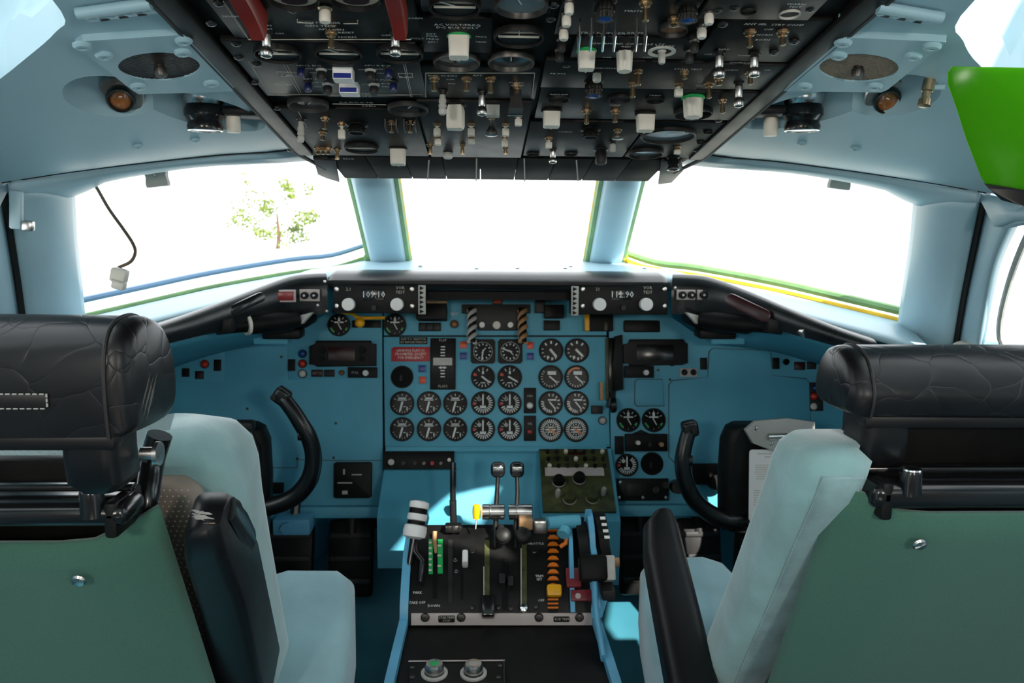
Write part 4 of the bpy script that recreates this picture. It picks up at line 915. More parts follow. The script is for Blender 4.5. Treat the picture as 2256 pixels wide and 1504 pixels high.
for x in (931, 947, 963): annun(cp, IP, x, 720, 13, 15, 'grey_black', 'indicator_light', 'black_plate')
g = plate(cp, 'relay_bracket', IP, 920, 672, 986, 708, .05, 'black_plate', 0, .003); plate(g, 'copper_edge', IP, 922, 668, 988, 674, .012, 'tan', .045, .002)
g = plate(cp, 'annunciator_block', IP, 1178, 660, 1199, 690, .02, 'grey_black'); plate(cp, 'annunciator_block', IP, 1198, 674, 1240, 702, .03, 'black_plate'); g = plate(cp, 'annunciator_block', IP, 1198, 706, 1233, 728, .008, 'black_plate')
for x in (1208, 1223): annun(g, IP, x, 720, 11, 12, 'grey_black', 'indicator_light', 'black_gloss')
g = plate(cp, 'open_module', IP, 1288, 692, 1348, 730, .02, 'black_panel'); plate(g, 'yellow_edge', IP, 1286, 690, 1296, 730, .022, 'yellow', 0, .001); plate(g, 'yellow_tag', IP, 1328, 712, 1336, 730, .022, 'olive', 0, .001)
instr(cp, IP, 870, 716, 'hyd', 25, -60)
# yellow lever under the left radio control
t = thing('yellow_lever', IP.hit(800, 706)+IP.n*.08, 'yellow lever with a ball knob under the left radio control unit', 'lever')
q = [IP.hit(x, y)+IP.n*.085 for x, y in ((752, 694), (790, 700), (804, 708), (858, 708))]
MB().tube(crv(q, 5), [.005]*16, 8, .7).obj('arm', 'yellow', t); p = IP.hit(806, 719)+IP.n*.09
bb = MB(); bmesh.ops.create_uvsphere(bb.b, u_segments=16, v_segments=10, radius=.0105, matrix=Matrix.Translation(p)); bb.obj('ball_knob', 'yellow', t)
MB().tube([q[0], q[0]-IP.n*.09+Vector((0, 0, .01))], .005, 8).obj('pivot', 'dark_metal', t)

# left pilot panel
lp = thing('left_pilot_panel', IP.hit(600, 900), 'teal left pilot instrument panel with a black radio unit and coloured lamps', 'instrument panel')
poly(lp, 'panel_plate', IP, [(230, 850), (370, 803), (480, 770), (600, 748), (690, 712), (720, 690), (720, 640), (841, 640), (844, 1136), (230, 1136)], .010, 'panel_paint', -.010, .0012)
instr(lp, IP, 747, 716, 'hyd', 25, -60); plate(lp, 'indicator_strip', IP, 776, 706, 840, 722, .006, 'black_plate')
poly(lp, 'lamp_plate', IP, [(372, 802), (470, 778), (495, 774), (495, 843), (372, 840)], .0015, 'panel_paint', 0, .0005)
poly(lp, 'lamp_plate', IP, [(634, 766), (836, 748), (836, 832), (636, 836)], .0015, 'panel_paint', 0, .0005)
g = poly(lp, 'radio_unit', IP, [(684, 763), (698, 760), (700, 751), (818, 751), (820, 758), (830, 758), (830, 806), (700, 808), (698, 803), (684, 803)], .016, 'black_plate', 0, .002)
plate(g, 'display', IP, 726, 766, 784, 795, .001, 'dark_red', .016); 
for x in (712, 800): rot(g, IP, x, 772, 8, 'black_panel', .022); rot(g, IP, x, 790, 6, 'black_panel', .02)
g = plate(lp, 'selector_unit', IP, 768, 809, 832, 832, .012, 'black_plate'); rot(g, IP, 808, 822, 6.5, 'white_plastic', .022); lettering(g, IP, 784, 821, 'PULL', 5, 'mark_dim', .0125)
for y, m in ((779, 'blue_lens'), (801, 'red_lens'), (823, 'ivory')): lamp(lp, IP, 667, y, 8.5, m)
plate(lp, 'blank_cap', IP, 635, 791, 651, 817, .005, 'black_plate'); annun(lp, IP, 699, 822, 22, 12, 'dark_red'); annun(lp, IP, 726, 822, 20, 12, 'grey_black'); lamp(lp, IP, 753, 821, 5.5, 'amber')
plate(lp, 'blank_cap', IP, 402, 811, 418, 830, .005, 'black_plate'); plate(lp, 'blank_cap', IP, 472, 792, 488, 817, .005, 'black_plate'); lamp(lp, IP, 452, 802, 8.5, 'red_lens'); annun(lp, IP, 440, 826, 15, 14, 'dark_red')
g = plate(lp, 'switch_unit', IP, 737, 1017, 820, 1096, .012, 'black_plate', 0, .002, .006); annun(g, IP, 805, 1082, 20, 14, 'red_lens'); 
for x, y, w_, h_ in ((760, 1038, 4, 12), (762, 1062, 32, 3), (762, 1083, 12, 8), (788, 1044, 22, 3)): plate(g, 'switch_bar', IP, x-w_/2, y-h_/2, x+w_/2, y+h_/2, .003, 'grey_white', .012, .0005)
for y in (1040, 1062): annun(g, IP, 806, y, 18, 12, 'black_gloss')
MB().box((0, 0, .008), (.26, .026, .03), .006).obj('lower_ledge', 'panel_paint', lp, IP.M(720, 1126)); 
plate(lp, 'black_switch_box', IP, 582, 1062, 626, 1086, .012, 'black_plate')
for x, y in ((740, 932), (735, 1008), (655, 1010), (620, 786), (545, 900)): screw(lp, IP, x, y, .003, 'dark_metal')
line(lp, IP, [(590, 1030), (655, 1030), (655, 1012), (735, 1014), (840, 1014)], 1.5, 'mark_dark', .0004, 'panel_joint')

# right pilot panel
rp = thing('right_pilot_panel', IP.hit(1600, 900), 'teal right pilot instrument panel with raised blank covers and landing gear lever', 'instrument panel')
poly(rp, 'panel_plate', IP, [(1341, 640), (1480, 640), (1480, 700), (1530, 735), (1600, 757), (1700, 768), (1850, 808), (1960, 840), (1960, 1136), (1348, 1136)], .010, 'panel_paint', -.010, .0012)
plate(rp, 'indicator_strip', IP, 1373, 706, 1452, 732, .012, 'black_plate', 0, .003)
bc1 = [(1482, 838), (1560, 832), (1562, 775), (1570, 768), (1692, 772), (1698, 780), (1698, 828), (1775, 834), (1784, 846), (1784, 1022), (1490, 1022), (1474, 1006), (1474, 848), (1482, 838)]
line(rp, IP, bc1, 3, 'mark_dark', .0006, 'cover_joint'); line(rp, IP, [(1399, 842), (1404, 836), (1458, 836), (1462, 893), (1404, 894), (1399, 888), (1399, 842)], 3, 'mark_dark', .0006, 'cover_joint')
poly(rp, 'blank_cover', IP, [(1482, 838), (1560, 832), (1562, 775), (1570, 768), (1692, 772), (1698, 780), (1698, 828), (1775, 834), (1784, 846), (1784, 1022), (1490, 1022), (1474, 1006), (1474, 848)], .003, 'panel_paint', 0, .001)
poly(rp, 'blank_cover', IP, [(1404, 836), (1458, 836), (1460, 842), (1462, 893), (1404, 894), (1399, 888), (1399, 842)], .003, 'panel_paint', 0, .001)
g = poly(rp, 'radio_unit', IP, [(1370, 760), (1384, 758), (1386, 748), (1502, 748), (1504, 756), (1512, 757), (1512, 800), (1500, 804), (1386, 806), (1384, 800), (1370, 800)], .016, 'black_plate', 0, .002)
plate(g, 'display', IP, 1400, 760, 1480, 795, .001, 'black_gloss', .016)
for x, y in ((1475, 797), (1492, 784), (1486, 790), (1480, 802)): annun(g, IP, x, y, 5, 5, 'red_placard')
g = plate(rp, 'selector_unit', IP, 1375, 806, 1438, 832, .012, 'black_plate'); rot(g, IP, 1420, 821, 6, 'white_plastic', .022)
g = plate(rp, 'jack_plate', IP, 1498, 811, 1536, 830, .003, 'silver_paint')
for x in (1507, 1527): lamp(g, IP, x, 820, 6, 'grey_black', 'jack')
plate(rp, 'blank_cap', IP, 1542, 788, 1557, 814, .005, 'black_plate'); plate(rp, 'blank_cap', IP, 1701, 788, 1716, 813, .005, 'black_plate'); lamp(rp, IP, 1731, 797, 6, 'dial'); annun(rp, IP, 1761, 806, 20, 14, 'dark_red'); annun(rp, IP, 1787, 805, 16, 13, 'grey_black')
g = plate(rp, 'lamp_strip', IP, 1782, 842, 1812, 905, .004, 'grey_black')
for x, y, m in ((1796, 855, 'blue_lens'), (1792, 873, 'red_lens'), (1791, 895, 'ivory')): lamp(g, IP, x, y, 8, m)
for x in (1384, 1440): instr(rp, IP, x, 925, 'hyd', 26, -60)
poly(rp, 'gauge_bracket', IP, [(1392, 955), (1412, 946), (1430, 955)], .006, 'black_plate')
g = plate(rp, 'audio_unit', IP, 1376, 955, 1468, 993, .012, 'black_panel'); plate(rp, 'audio_unit', IP, 1354, 960, 1372, 1000, .012, 'black_panel')
for x, y, m in ((1402, 974, 'ivory'), (1427, 978, 'grey_black'), (1453, 978, 'tan')): rot(g, IP, x, y, 5, m, .024)
instr(rp, IP, 1381, 1024, 'n1', 25, 90); hole(rp, IP, 1436, 1021, 25)
g = plate(rp, 'radio_unit', IP, 1358, 1053, 1470, 1101, .014, 'black_plate'); plate(g, 'display', IP, 1378, 1064, 1420, 1090, .001, 'grey_black', .014)
for x, y in ((1440, 1076), (1462, 1066)): rot(g, IP, x, y, 8, 'dark_metal', .024)
for x, y in ((1364, 1060), (1414, 1094), (1464, 1094), (1362, 1094)): screw(g, IP, x, y, .004, 'metal', 'screw', .014)
rot(rp, IP, 1488, 1070, 15, 'dark_metal', .03, 'selector_dial'); rot(rp, IP, 1577, 1060, 20, 'black_plate', .03, 'selector_dial')
g = plate(rp, 'switch_unit', IP, 1520, 1020, 1580, 1065, .02, 'black_plate'); annun(g, IP, 1541, 1043, 6, 10, 'red_placard')
MB().box((0, 0, .008), (.2, .026, .03), .006).obj('lower_ledge', 'panel_paint', rp, IP.M(1450, 1122))
for x, y in ((1450, 815), (1476, 836), (1566, 920), (1615, 915), (1346, 748)): screw(rp, IP, x, y, .003, 'dark_metal')
# landing gear lever
t = thing('gear_lever', IP.hit(1342, 890), 'black landing gear lever in a slotted bracket right of the engine gauges', 'lever')
plate(t, 'slot_plate', IP, 1335, 744, 1356, 886, .003, 'black_gloss'); plate(t, 'slot_edge', IP, 1334, 744, 1340, 880, .006, 'olive'); poly(t, 'bracket', IP, [(1352, 742), (1368, 738), (1370, 858), (1350, 862), (1348, 800)], .02, 'black_plate')
p = IP.hit(1340, 892); MB().tube([p, p+IP.n*.03+Vector((0, 0, -.002)), p+IP.n*.05], [.006, .006, .007], 10).obj('lever_arm', 'dark_metal', t)
MB().lathe([(.011, -.006), (.0165, -.004), (.0165, .006), (.012, .009), (0, .009)], 22, Matrix.Translation(p+IP.n*.055) @ Matrix.Rotation(pi/2, 4, 'Y')).obj('wheel_knob', 'black_gloss', t)
plate(t, 'tan_tab', IP, 1320, 842, 1328, 882, .012, 'tan'); plate(t, 'stop_block', IP, 1302, 893, 1326, 911, .014, 'grey_black')
g = lamp(t, IP, 1327, 926, 8, 'silver_paint')
# teal fairings between glareshield wing and panel
for s in (-1, 1):
    px = lambda x: x if s > 0 else 2*1093 - x + 10
    A = [PY(1610, 722, 1.66), PY(1740, 732, 1.60), PY(1860, 760, 1.52), PY(1960, 790, 1.44)] if s > 0 else [PY(590, 722, 1.66), PY(470, 735, 1.60), PY(350, 762, 1.52), PY(250, 800, 1.44)]
    B = [IP.hit(1600, 760), IP.hit(1700, 772), IP.hit(1790, 796), IP.hit(1900, 828)] if s > 0 else [IP.hit(600, 752), IP.hit(480, 776), IP.hit(370, 812), IP.hit(280, 850)]
    sheet('trim_%d' % (16 if s > 0 else 17), rows_between(resample(crv(A, 5), 20), resample(crv(B, 5), 20), 7, .03, (0, -.8, -.2)), 'panel_paint', .004, label='teal curved fairing under the %s glareshield wing' % side[s], cat='trim', kind='structure')

# ------------------------------------------------------------------ glareshield
gs = thing('glareshield', PY(1093, 620, 1.63), 'long black padded glareshield across the top of the centre panel', 'glareshield')
x0, x1 = PY(722, 620, 1.63).x, PY(1472, 620, 1.63).x
zt, zb = PY(1093, 598, 1.66).z, PY(1093, 641, 1.63).z
prof = [(1.76, zt-.004), (1.70, zt), (1.665, zt-.001), (1.64, zt-.007), (1.626, zt-.017), (1.626, zb+.006), (1.632, zb), (1.66, zb-.002), (1.78, zb-.004)]
b = MB(); xs = [(x0, .6), (x0+.004, .85), (x0+.012, 1)] + [(x0+(x1-x0)*k/10, 1) for k in range(1, 10)] + [(x1-.012, 1), (x1-.004, .85), (x1, .6)]
cy, cz = 1.69, (zt+zb)/2
b.loft([[Vector((x, cy+(y-cy)*(.9+.1*k), cz+(z-cz)*k)) for y, z in prof] for x, k in xs]); b.obj('padded_brow', 'pad_black', gs, None, 50)
MB().tube([Vector((x0+.01, 1.6255, zb+.011)), Vector((x1-.01, 1.6255, zb+.011))], .002, 6).obj('piping', 'pad_black', gs)
MB().box(((x0+x1)/2, 1.74, zb-.012), (x1-x0-.02, .16, .016)).obj('underside', 'black_panel', gs)
p = PY(1040, 648, 1.70); MB().cyl(p, p+Vector((.03, -.03, .0)), .008, .006, 10).obj('lamp_fitting', 'black_plate', gs)
def wing(s, st):
    t = thing('glareshield_wing', PY(st[1][0], 650, 1.6), 'black padded glareshield wing in front of the %s windshield pane' % side[s], 'glareshield')
    loops = []
    for x, yt, yb, Y in st:
        T, B_ = PY(x, yt, Y), PY(x, yb, Y); H = T.z-B_.z; n = Vector((.25*s, .97, 0)); d = .075
        pr = [(0, 0), (-.004, .35), (-.004, .7), (.004, .90), (.016, .99), (.034, 1.0), (d, .96), (d, .1), (.03, -.02)]
        loops.append([Vector((B_.x, B_.y, B_.z)) + n*a + Vector((0, 0, H*c)) for a, c in pr])
    L = []
    for i in range(len(loops[0])): L.append(crv([lp_[i] for lp_ in loops], 5))
    MB().loft([[L[i][k] for i in range(len(L))] for k in range(len(L[0]))]).obj('padded_rail', 'pad_black', t, None, 50)
    return t
stL = [(722, 603, 690, 1.63), (690, 604, 692, 1.625), (640, 611, 692, 1.605), (560, 640, 708, 1.54), (450, 682, 737, 1.44), (370, 710, 757, 1.37), (300, 733, 778, 1.30)]
stR = [(1478, 605, 692, 1.63), (1510, 606, 692, 1.625), (1560, 612, 692, 1.605), (1640, 640, 708, 1.54), (1760, 690, 740, 1.44), (1850, 725, 765, 1.37), (1930, 752, 790, 1.31)]
wL, wR = wing(-1, stL), wing(1, stR)
WPl = Plane(PY(680, 650, 1.612), (1, -.06, 0), (0, 0, 1)); WPr = Plane(PY(1530, 650, 1.612), (1, .06, 0), (0, 0, 1))
WPm = Plane(PY(627, 650, 1.592), (1, .2, 0), (0, 0, 1))
g = plate(wL, 'red_warning_light', WPm, 603, 638, 652, 665, .006, 'silver_paint'); plate(g, 'red_lens', WPm, 607, 642, 647, 661, .002, 'dark_red', .006); MT['dark_red_bright'] = mat('dark_red_bright', srgb(140, 16, 26), .3); g.children[0].data.materials.clear(); g.children[0].data.materials.append(MT['dark_red_bright'])
def twin(par, pl, x0, x1, y0, y1):
    g = plate(par, 'twin_knob_plate', pl, x0, y0, x1, y1, .004, 'silver_paint'); ym = (y0+y1)/2
    for x in (x0+(x1-x0)*.28, x0+(x1-x0)*.76):
        k = rot(g, pl, x, ym, 8, 'black_plate', .012); MB().lathe([(.003, .012), (.002, .0135), (0, .0135)], 10).obj('screw', 'metal', k, pl.M(x, ym))
twin(wL, WPl, 661, 705, 637, 663); twin(wR, WPr, 1490, 1531, 638, 660); twin(wR, WPr, 1535, 1580, 638, 660)
for pl, w_, pts in ((WPl, wL, ((716, 620), (720, 685), (700, 672))), (WPr, wR, ((1487, 634), (1596, 660), (1600, 676)))):
    for x, y in pts: screw(w_, pl, x, y, .003, 'metal')
pl = Plane(PY(1648, 678, 1.515), (.72, -.69, -.36), (.1, .1, 1)); M = pl.mat(pl.o); MB().prism(rrect(.095, .024, .011), -.006, .004, .002).obj('dim_red_light', 'dark_red', wR, M)
pl = Plane(PY(545, 668, 1.515), (.72, .69, .36), (-.1, .1, 1)); MB().prism(rrect(.075, .018, .009), -.008, .002, .002).obj('dim_light', 'black_gloss', wL, pl.mat(pl.o))
# radio control units hanging from the glareshield
def nav(xa, xb, y0, y1, digits, s, strip):
    pl = Plane(PY((xa+xb)/2, (y0+y1)/2, 1.622), (1, 0, 0), (0, .06, 1)); n = side[s]
    t = thing('radio_control_unit', pl.o, 'black radio control unit with two white knobs %s' % ('above the yellow lever' if s < 0 else 'up beside the landing gear lever'), 'radio', 'radio control units')
    M, w, h = pl.rect(xa, y0, xb, y1)
    MB().box((0, 0, -.0175), (w, h, .035), .002).obj('housing', 'black_plate', t, M)
    sx = (lambda f: xa+(xb-xa)*f)
    L = (770, 876) if s < 0 else (1319, 1421)
    for x in L: rot(t, pl, x, 670, 14, 'white_plastic', .02)
    g = plate(t, 'frequency_window', pl, (L[0]+L[1])/2-24, 637, (L[0]+L[1])/2+24, 661, .002, 'black_gloss'); lettering(g, pl, (L[0]+L[1])/2, 649, digits, 15, 'mark', .0025, sq=.95)
    rot(t, pl, (L[0]+L[1])/2+2, 677, 6, 'grey_black', .010)
    for x, y in ((xa+8, 637), (xa+8, 674), (xb-8 - (22 if s < 0 else 0), 637), (xb-8-(22 if s < 0 else 0), 674)): screw(t, pl, x + (18 if s > 0 and x < xa+20 else 0), y, .0045, 'metal')
    M2, w2, h2 = pl.rect(*( (xb-16, y0, xb, y1+2) if s < 0 else (xa, y0, xa+16, y1+2)))
    st_ = MB().box((0, 0, .003), (w2, h2, .006), .001).obj('spline_strip', 'grey_white', t, M2)
    for k in range(6): MB().prism([(-w2*.3, -.004), (w2*.3, 0), (-w2*.3, .004)], .006, .0075).obj('dark_notch', 'black_panel', st_, M2 @ Matrix.Translation((0, -h2*.4+h2*.16*k, 0)))
    for x, y, tt in ((L[0]-2, 637, '21' if s > 0 else '2.1'), (L[1]+6, 634, 'VOR'), (L[1]+6, 644, 'TEST')): lettering(t, pl, x, y, tt, 7, 'mark_dim', .0008)
nav(734, 938, 628, 690, '109.10', -1, 1); nav(1258, 1472, 630, 693, '112.90', 1, 1)
# lamps and brackets under the wings
def under(s):
    f = (lambda x: x) if s < 0 else (lambda x: 2200-x)
    t = {-1: wL, 1: wR}[s]
    A, B_ = PY(f(478), 722, 1.50), PY(f(655), 704, 1.60)
    MB().tube([A, lerp(A, B_, .25), lerp(A, B_, .34), lerp(A, B_, .4), lerp(A, B_, .8), B_], [.013, .013, .014, .019, .020, .016], 16).obj('flood_lamp', 'black_panel', t)
    c = lerp(A, B_, .36); d = (B_-A).normalized()
    if s < 0: MB().tube([c-d*.003, c+d*.003], .0195, 18).obj('white_ring', 'ivory', t)
    pl = Plane(PY(f(655), 705, 1.60), (1, .1*s, 0), (0, .3, 1)); q = [pl.loc(f(x), y) for x, y in ((626, 704), (690, 688), (668, 712), (640, 717))]
    if sum(a[0]*b_[1]-b_[0]*a[1] for a, b_ in zip(q, q[1:]+q[:1])) < 0: q.reverse()
    MB().prism(q, -.004, .004, .001).obj('flag', 'grey_white', t, pl.mat(pl.o))
    MB().box((0, 0, 0), (.075, .05, .02), .004).obj('mount', 'black_plate', t, Matrix.Translation(PY(f(625), 733, 1.66)))
    MB().box((0, 0, 0), (.09, .10, .03), .006).obj('rear_box', 'black_panel', t, Matrix.Translation(PY(f(640), 700, 1.70)))
    MB().box((0, 0, 0), (.03, .03, .026), .004).obj('side_box', 'black_plate', t, Matrix.Translation(PY(f(496), 716, 1.49)))
    MB().cyl(PY(f(440), 728, 1.45), PY(f(424), 734, 1.43), .008, .009, 12).obj('small_knob', 'metal', t)
    MB().box((0, 0, 0), (.07, .03, .016), .003).obj('lower_clip', 'panel_paint', t, Matrix.Translation(PY(f(600), 748, 1.69)))
under(-1); under(1)
# ------------------------------------------------------------------ centre pedestal
PROF = [(1.500, .535), (1.478, .566), (1.445, .580), (1.405, .570), (1.365, .548), (1.328, .518), (1.300, .486), (1.295, .464)]
def ped(px, py):
    d = ray(px, py)
    for (y0, z0), (y1, z1) in list(zip(PROF, PROF[1:])):
        # CAM + d*t on the segment (any X)
        den = d.y*(z1-z0)-d.z*(y1-y0)
        if abs(den) < 1e-9: continue
        t = ((y0-CAM.y)*(z1-z0)-(z0-CAM.z)*(y1-y0))/den
        u = ((CAM.y+d.y*t)-y0)/(y1-y0)
        if -.001 <= u <= 1.001 and (z1-z0)*(-1) > -.02: 
            if y0 <= 1.446: return CAM+d*t, (y0-y1, z0-z1)
    t = 1.47; return CAM+d*t, (.05, .03)
def pedpl(px, py):
    p, (dy, dz) = ped(px, py); return Plane(p, (1, 0, 0), (0, dy, dz))
tq = thing('throttle_pedestal', (0, 1.35, 0), 'centre pedestal with black throttle quadrant, chrome levers and blue side strips', 'pedestal')
XL, XR = -.150, .158
b = MB(); loopL = [Vector((XL, y, z)) for y, z in PROF] + [Vector((XL, 1.295, 0)), Vector((XL, 1.50, 0))]
b.loft([loopL, [Vector((XR, p.y, p.z)) for p in loopL]]); b.obj('quadrant_body', 'black_plate', tq, None, 40)
# aft cover, radio tray
aft = [(1.296, .462), (1.20, .452), (1.02, .445), (.86, .445), (.86, 0), (1.296, 0)]
b = MB(); b.loft([[Vector((x, y, z)) for y, z in aft] for x in (XL-.004, XR+.004)]); b.obj('aft_cover', 'black_panel', tq, None, 20)
def strip(s, xs, m='pedestal_paint', wid=.014):
    b = MB(); path = [(y, z) for y, z in PROF[2:]] + [(1.20, .455), (1.02, .448), (.86, .448)]
    b.loft([[Vector((x+a, y, z+c)) for a, c in ((-wid/2, .010), (wid/2, .010), (wid/2, -.05), (-wid/2, -.05))] for (y, z), x in zip(path, xs)]); return b.obj('side_strip', m, tq, None, 40)
strip(-1, [XL-.004, XL-.006, XL-.008, XL-.008, XL-.008, XL-.008, XL-.012, XL-.016, XL-.02])
strip(1, [XR-.004, XR-.001, XR+.001, XR+.003, XR+.004, XR+.004, XR+.008, XR+.012, XR+.018])
SP = pedpl(1100, 1362); 
M = SP.mat(SP.o); g = MB().prism([SP.loc(*p) for p in ((906, 1376), (1305, 1376), (1304, 1349), (906, 1350))], 0, .004, .001).obj('silver_strip', 'silver_paint', tq, M)
for x in (937, 1016, 1187, 1276): screw(g, SP, x, 1358, .0075, 'dark_metal', 'screw', .004)
k = plate(g, 'label_plate', SP, 966, 1354, 1002, 1369, .002, 'black_plate', .004, .0005, .002); lettering(k, SP, 984, 1358, 'STAB TRIM', 5, 'mark_dim', .0066); lettering(k, SP, 984, 1365, 'STOP', 5, 'mark_dim', .0066)
k = plate(g, 'label_plate', SP, 1219, 1356, 1254, 1368, .002, 'black_plate', .004, .0005, .002); lettering(k, SP, 1237, 1362, 'RUD TRIM', 5, 'mark_dim', .0066)
def slot(px, y0, y1, w, m, name='lever_slot', h=.0015):
    n = 8; pts = [pedpl(px, y0+(y1-y0)*k/n) for k in range(n+1)]
    W = pts[4].wpx(px, (y0+y1)/2, w)/2; b = MB()
    b.loft([[p.o+p.u*-W, p.o+p.u*W, p.o+p.u*W+p.n*h, p.o+p.u*-W+p.n*h] for p in pts]); return b.obj(name, m, tq)
for x, y0, y1, w, m in ((958, 1170, 1318, 9, 'black_gloss'), (1073, 1190, 1330, 11, 'olive'), (1113, 1230, 1345, 13, 'black_gloss'), (1155, 1200, 1350, 11, 'olive'), (1018, 1200, 1320, 4, 'black_gloss'), (992, 1190, 1330, 10, 'grey_black'), (925, 1220, 1290, 18, 'black_gloss')): slot(x, y0, y1, w, m)
slot(1066, 1250, 1320, 2, 'mark_dim', 'slot_edge', .004); slot(1148, 1210, 1345, 2, 'mark_dim', 'slot_edge', .004)
slot(949, 1190, 1265, 9, 'green_strip', 'green_scale', .003); slot(970, 1190, 1264, 11, 'green_strip', 'green_scale', .003)
for k in range(6): slot(948, 1196+k*12, 1200+k*12, 6, 'ivory', 'scale_mark', .0042)
for k in range(3): slot(968, 1203+k*22, 1206+k*22, 8, 'ivory', 'scale_mark', .0042)
for x, y, t in ((920, 1306, 'PARK'), (919, 1328, 'TAKE OFF'), (956, 1335, 'DOWN'), (1188, 1270, 'TRIM'), (1188, 1277, 'SET'), (1192, 1323, 'OFF'), (1178, 1199, 'THROTTLE')): 
    pl = pedpl(x, y); lettering(tq, pl, x, y, t, 6, 'mark', .002)
for x, y in ((1003, 1233), (1005, 1258)): screw(tq, pedpl(x, y), x, y, .004, 'steel')
for x, y in ((1041, 1214), (1177, 1214), (1040, 1338), (1098, 1338), (1125, 1340), (1180, 1336)): screw(tq, pedpl(x, y), x, y, .005, 'dark_metal')
pl = pedpl(1025, 1238); MB().box((0, 0, .012), (.010, .024, .024), .003).obj('white_tab', 'white_plastic', tq, pl.M(1025, 1238))
pl = pedpl(1075, 1335); MB().box((0, 0, .010), (.021, .034, .024), .003).obj('lever_block', 'black_gloss', tq, pl.M(1075, 1340))
pl = pedpl(1106, 1284); MB().box((0, 0, .008), (.010, .018, .02), .002).box((.014, -.004, .008), (.009, .018, .02), .002).obj('lever_block', 'grey_black', tq, pl.M(1106, 1284))
pl = pedpl(1153, 1340); MB().lathe([(.003, 0), (.003, .012), (.006, .014), (.006, .02), (0, .022)], 12).obj('steel_pin', 'steel', tq, pl.M(1153, 1345))
def lev(name, pts, r, m, flat=None): return MB().tube([PD(x, y, d) for x, y, d in pts], r, 12, flat).obj(name, m, tq)
# speed-brake lever: stacked white grip rings and a black stem
A, B_ = PD(922, 1122, 1.44), PD(914, 1170, 1.43); ax = (B_-A)
g = MB().tube([A+ax*-.3, A+ax*.2, A+ax*1.6, A+ax*2.6], [.008, .008, .006, .005], 10).obj('speed_brake_lever', 'black_gloss', tq)
for t_, w_ in ((-.2, 40), (.35, 38), (1.0, 44)):
    p = A+ax*t_; R = .0175 if t_ < .9 else .0205; hh_ = .0075 if t_ < .9 else .013
    MB().lathe([(R*.55, -hh_), (R*.95, -hh_*.7), (R, 0), (R*.95, hh_*.7), (R*.5, hh_)], 20, Matrix.Translation(p) @ (ax.normalized()).to_track_quat('Z', 'Y').to_matrix().to_4x4()).obj('grip_ring', 'white_plastic', g)
for t_ in (.08, .66): MB().tube([A+ax*(t_-.12), A+ax*(t_+.12)], .0155, 16).obj('grip_band', 'black_panel', g)
lev('brake_lever_rod', [(912, 1180, 1.43), (914, 1215, 1.42), (930, 1235, 1.41), (926, 1280, 1.40)], .005, 'black_gloss')
# fuel lever in the green scale
lev('pointer_lever', [(958, 1170, 1.46), (957, 1190, 1.455), (960, 1215, 1.44), (958, 1300, 1.41)], [.004, .004, .003, .002], 'tan')
# tall black suitcase handle
g = lev('tall_black_lever', [(998, 1020, 1.56), (998, 1060, 1.55), (998, 1105, 1.53)], [.0095, .0098, .0095], 'black_gloss', .6)
MB().tube([PD(998, 1104, 1.53), PD(999, 1150, 1.50), PD(999, 1180, 1.475)], [.0065, .0062, .006], 10).obj('lower_stem', 'black_plate', g)
for y, d, r in ((1034, 1.557, .0105), (1104, 1.53, .0105), (1136, 1.51, .009)): p = PD(998, y, d); MB().tube([p+Vector((0, 0, .0012)), p-Vector((0, 0, .0012))], r, 12, .65).obj('steel_band', 'steel', g)
MB().box((0, 0, 0), (.03, .02, .014), .003).obj('gate', 'dark_metal', g, Matrix.Translation(PD(999, 1162, 1.475)))
for x in (984, 999, 1014): MB().lathe([(.003, 0), (.002, .003), (0, .003)], 8, Matrix.Translation(PD(x, 1160, 1.462)) @ Matrix.Rotation(pi/2, 4, 'X')).obj('bright_screw', 'steel', g)
# two throttle levers
for x, xk, x0_, x1_, nm in ((1093, 1097, 1062, 1112, 0), (1138, 1139, 1120, 1173, 1)):
    g = lev('throttle_lever', [(xk, 1046, 1.49), (x+2, 1085, 1.485), (x, 1120, 1.475), (x-2, 1175, 1.46), (x-2, 1205, 1.46)], [.0065, .0075, .0085, .009, .009], 'dark_metal', .55)
    p = PD(xk, 1034, 1.49); MB().box((0, 0, 0), (.026, .022, .028), .009, 4).obj('chrome_cap', 'black_gloss', g, Matrix.Translation(p)); MB().box((0, -.0115, .004), (.018, .002, .008), .003).obj('chrome_face', 'steel', g, Matrix.Translation(p))
    A, B_ = PD(x0_, 1127, 1.46), PD(x1_, 1127, 1.46); ax = (B_-A)
    MB().tube([A, A+ax*.03, A+ax*.32, A+ax*.36, A+ax*.39, A+ax*.97, B_], [.011, .0135, .0135, .012, .0135, .0135, .011], 20).obj('grip_cylinder', 'steel', g)
    c = PD(x+15, 1180, 1.425); MB().lathe([(.011, -.012), (.014, -.010), (.014, .004), (.0115, .006), (.0115, .010), (.008, .012), (0, .012)], 22, Matrix.Translation(c) @ (Vector((0, -.85, .5))).to_track_quat('Z', 'Y').to_matrix().to_4x4()).obj('reverse_knob', 'black_plate', g)
    MB().tube([PD(x+10, 1160, 1.45), c], [.006, .008], 12).obj('reverse_stem', 'grey_black', g)
p = PD(1050, 1127, 1.46); MB().lathe([(.004, -.013), (.0065, -.012), (.0075, 0), (.0065, .012), (.004, .013)], 16, Matrix.Translation(p)).obj('yellow_knob', 'yellow', tq)
lev('yellow_knob_stem', [(1050, 1140, 1.46), (1048, 1165, 1.455)], .0015, 'steel')
MB().box((0, 0, 0), (.024, .02, .02), .003).obj('yellowed_block', 'tan', tq, Matrix.Translation(PD(1158, 1152, 1.45)))
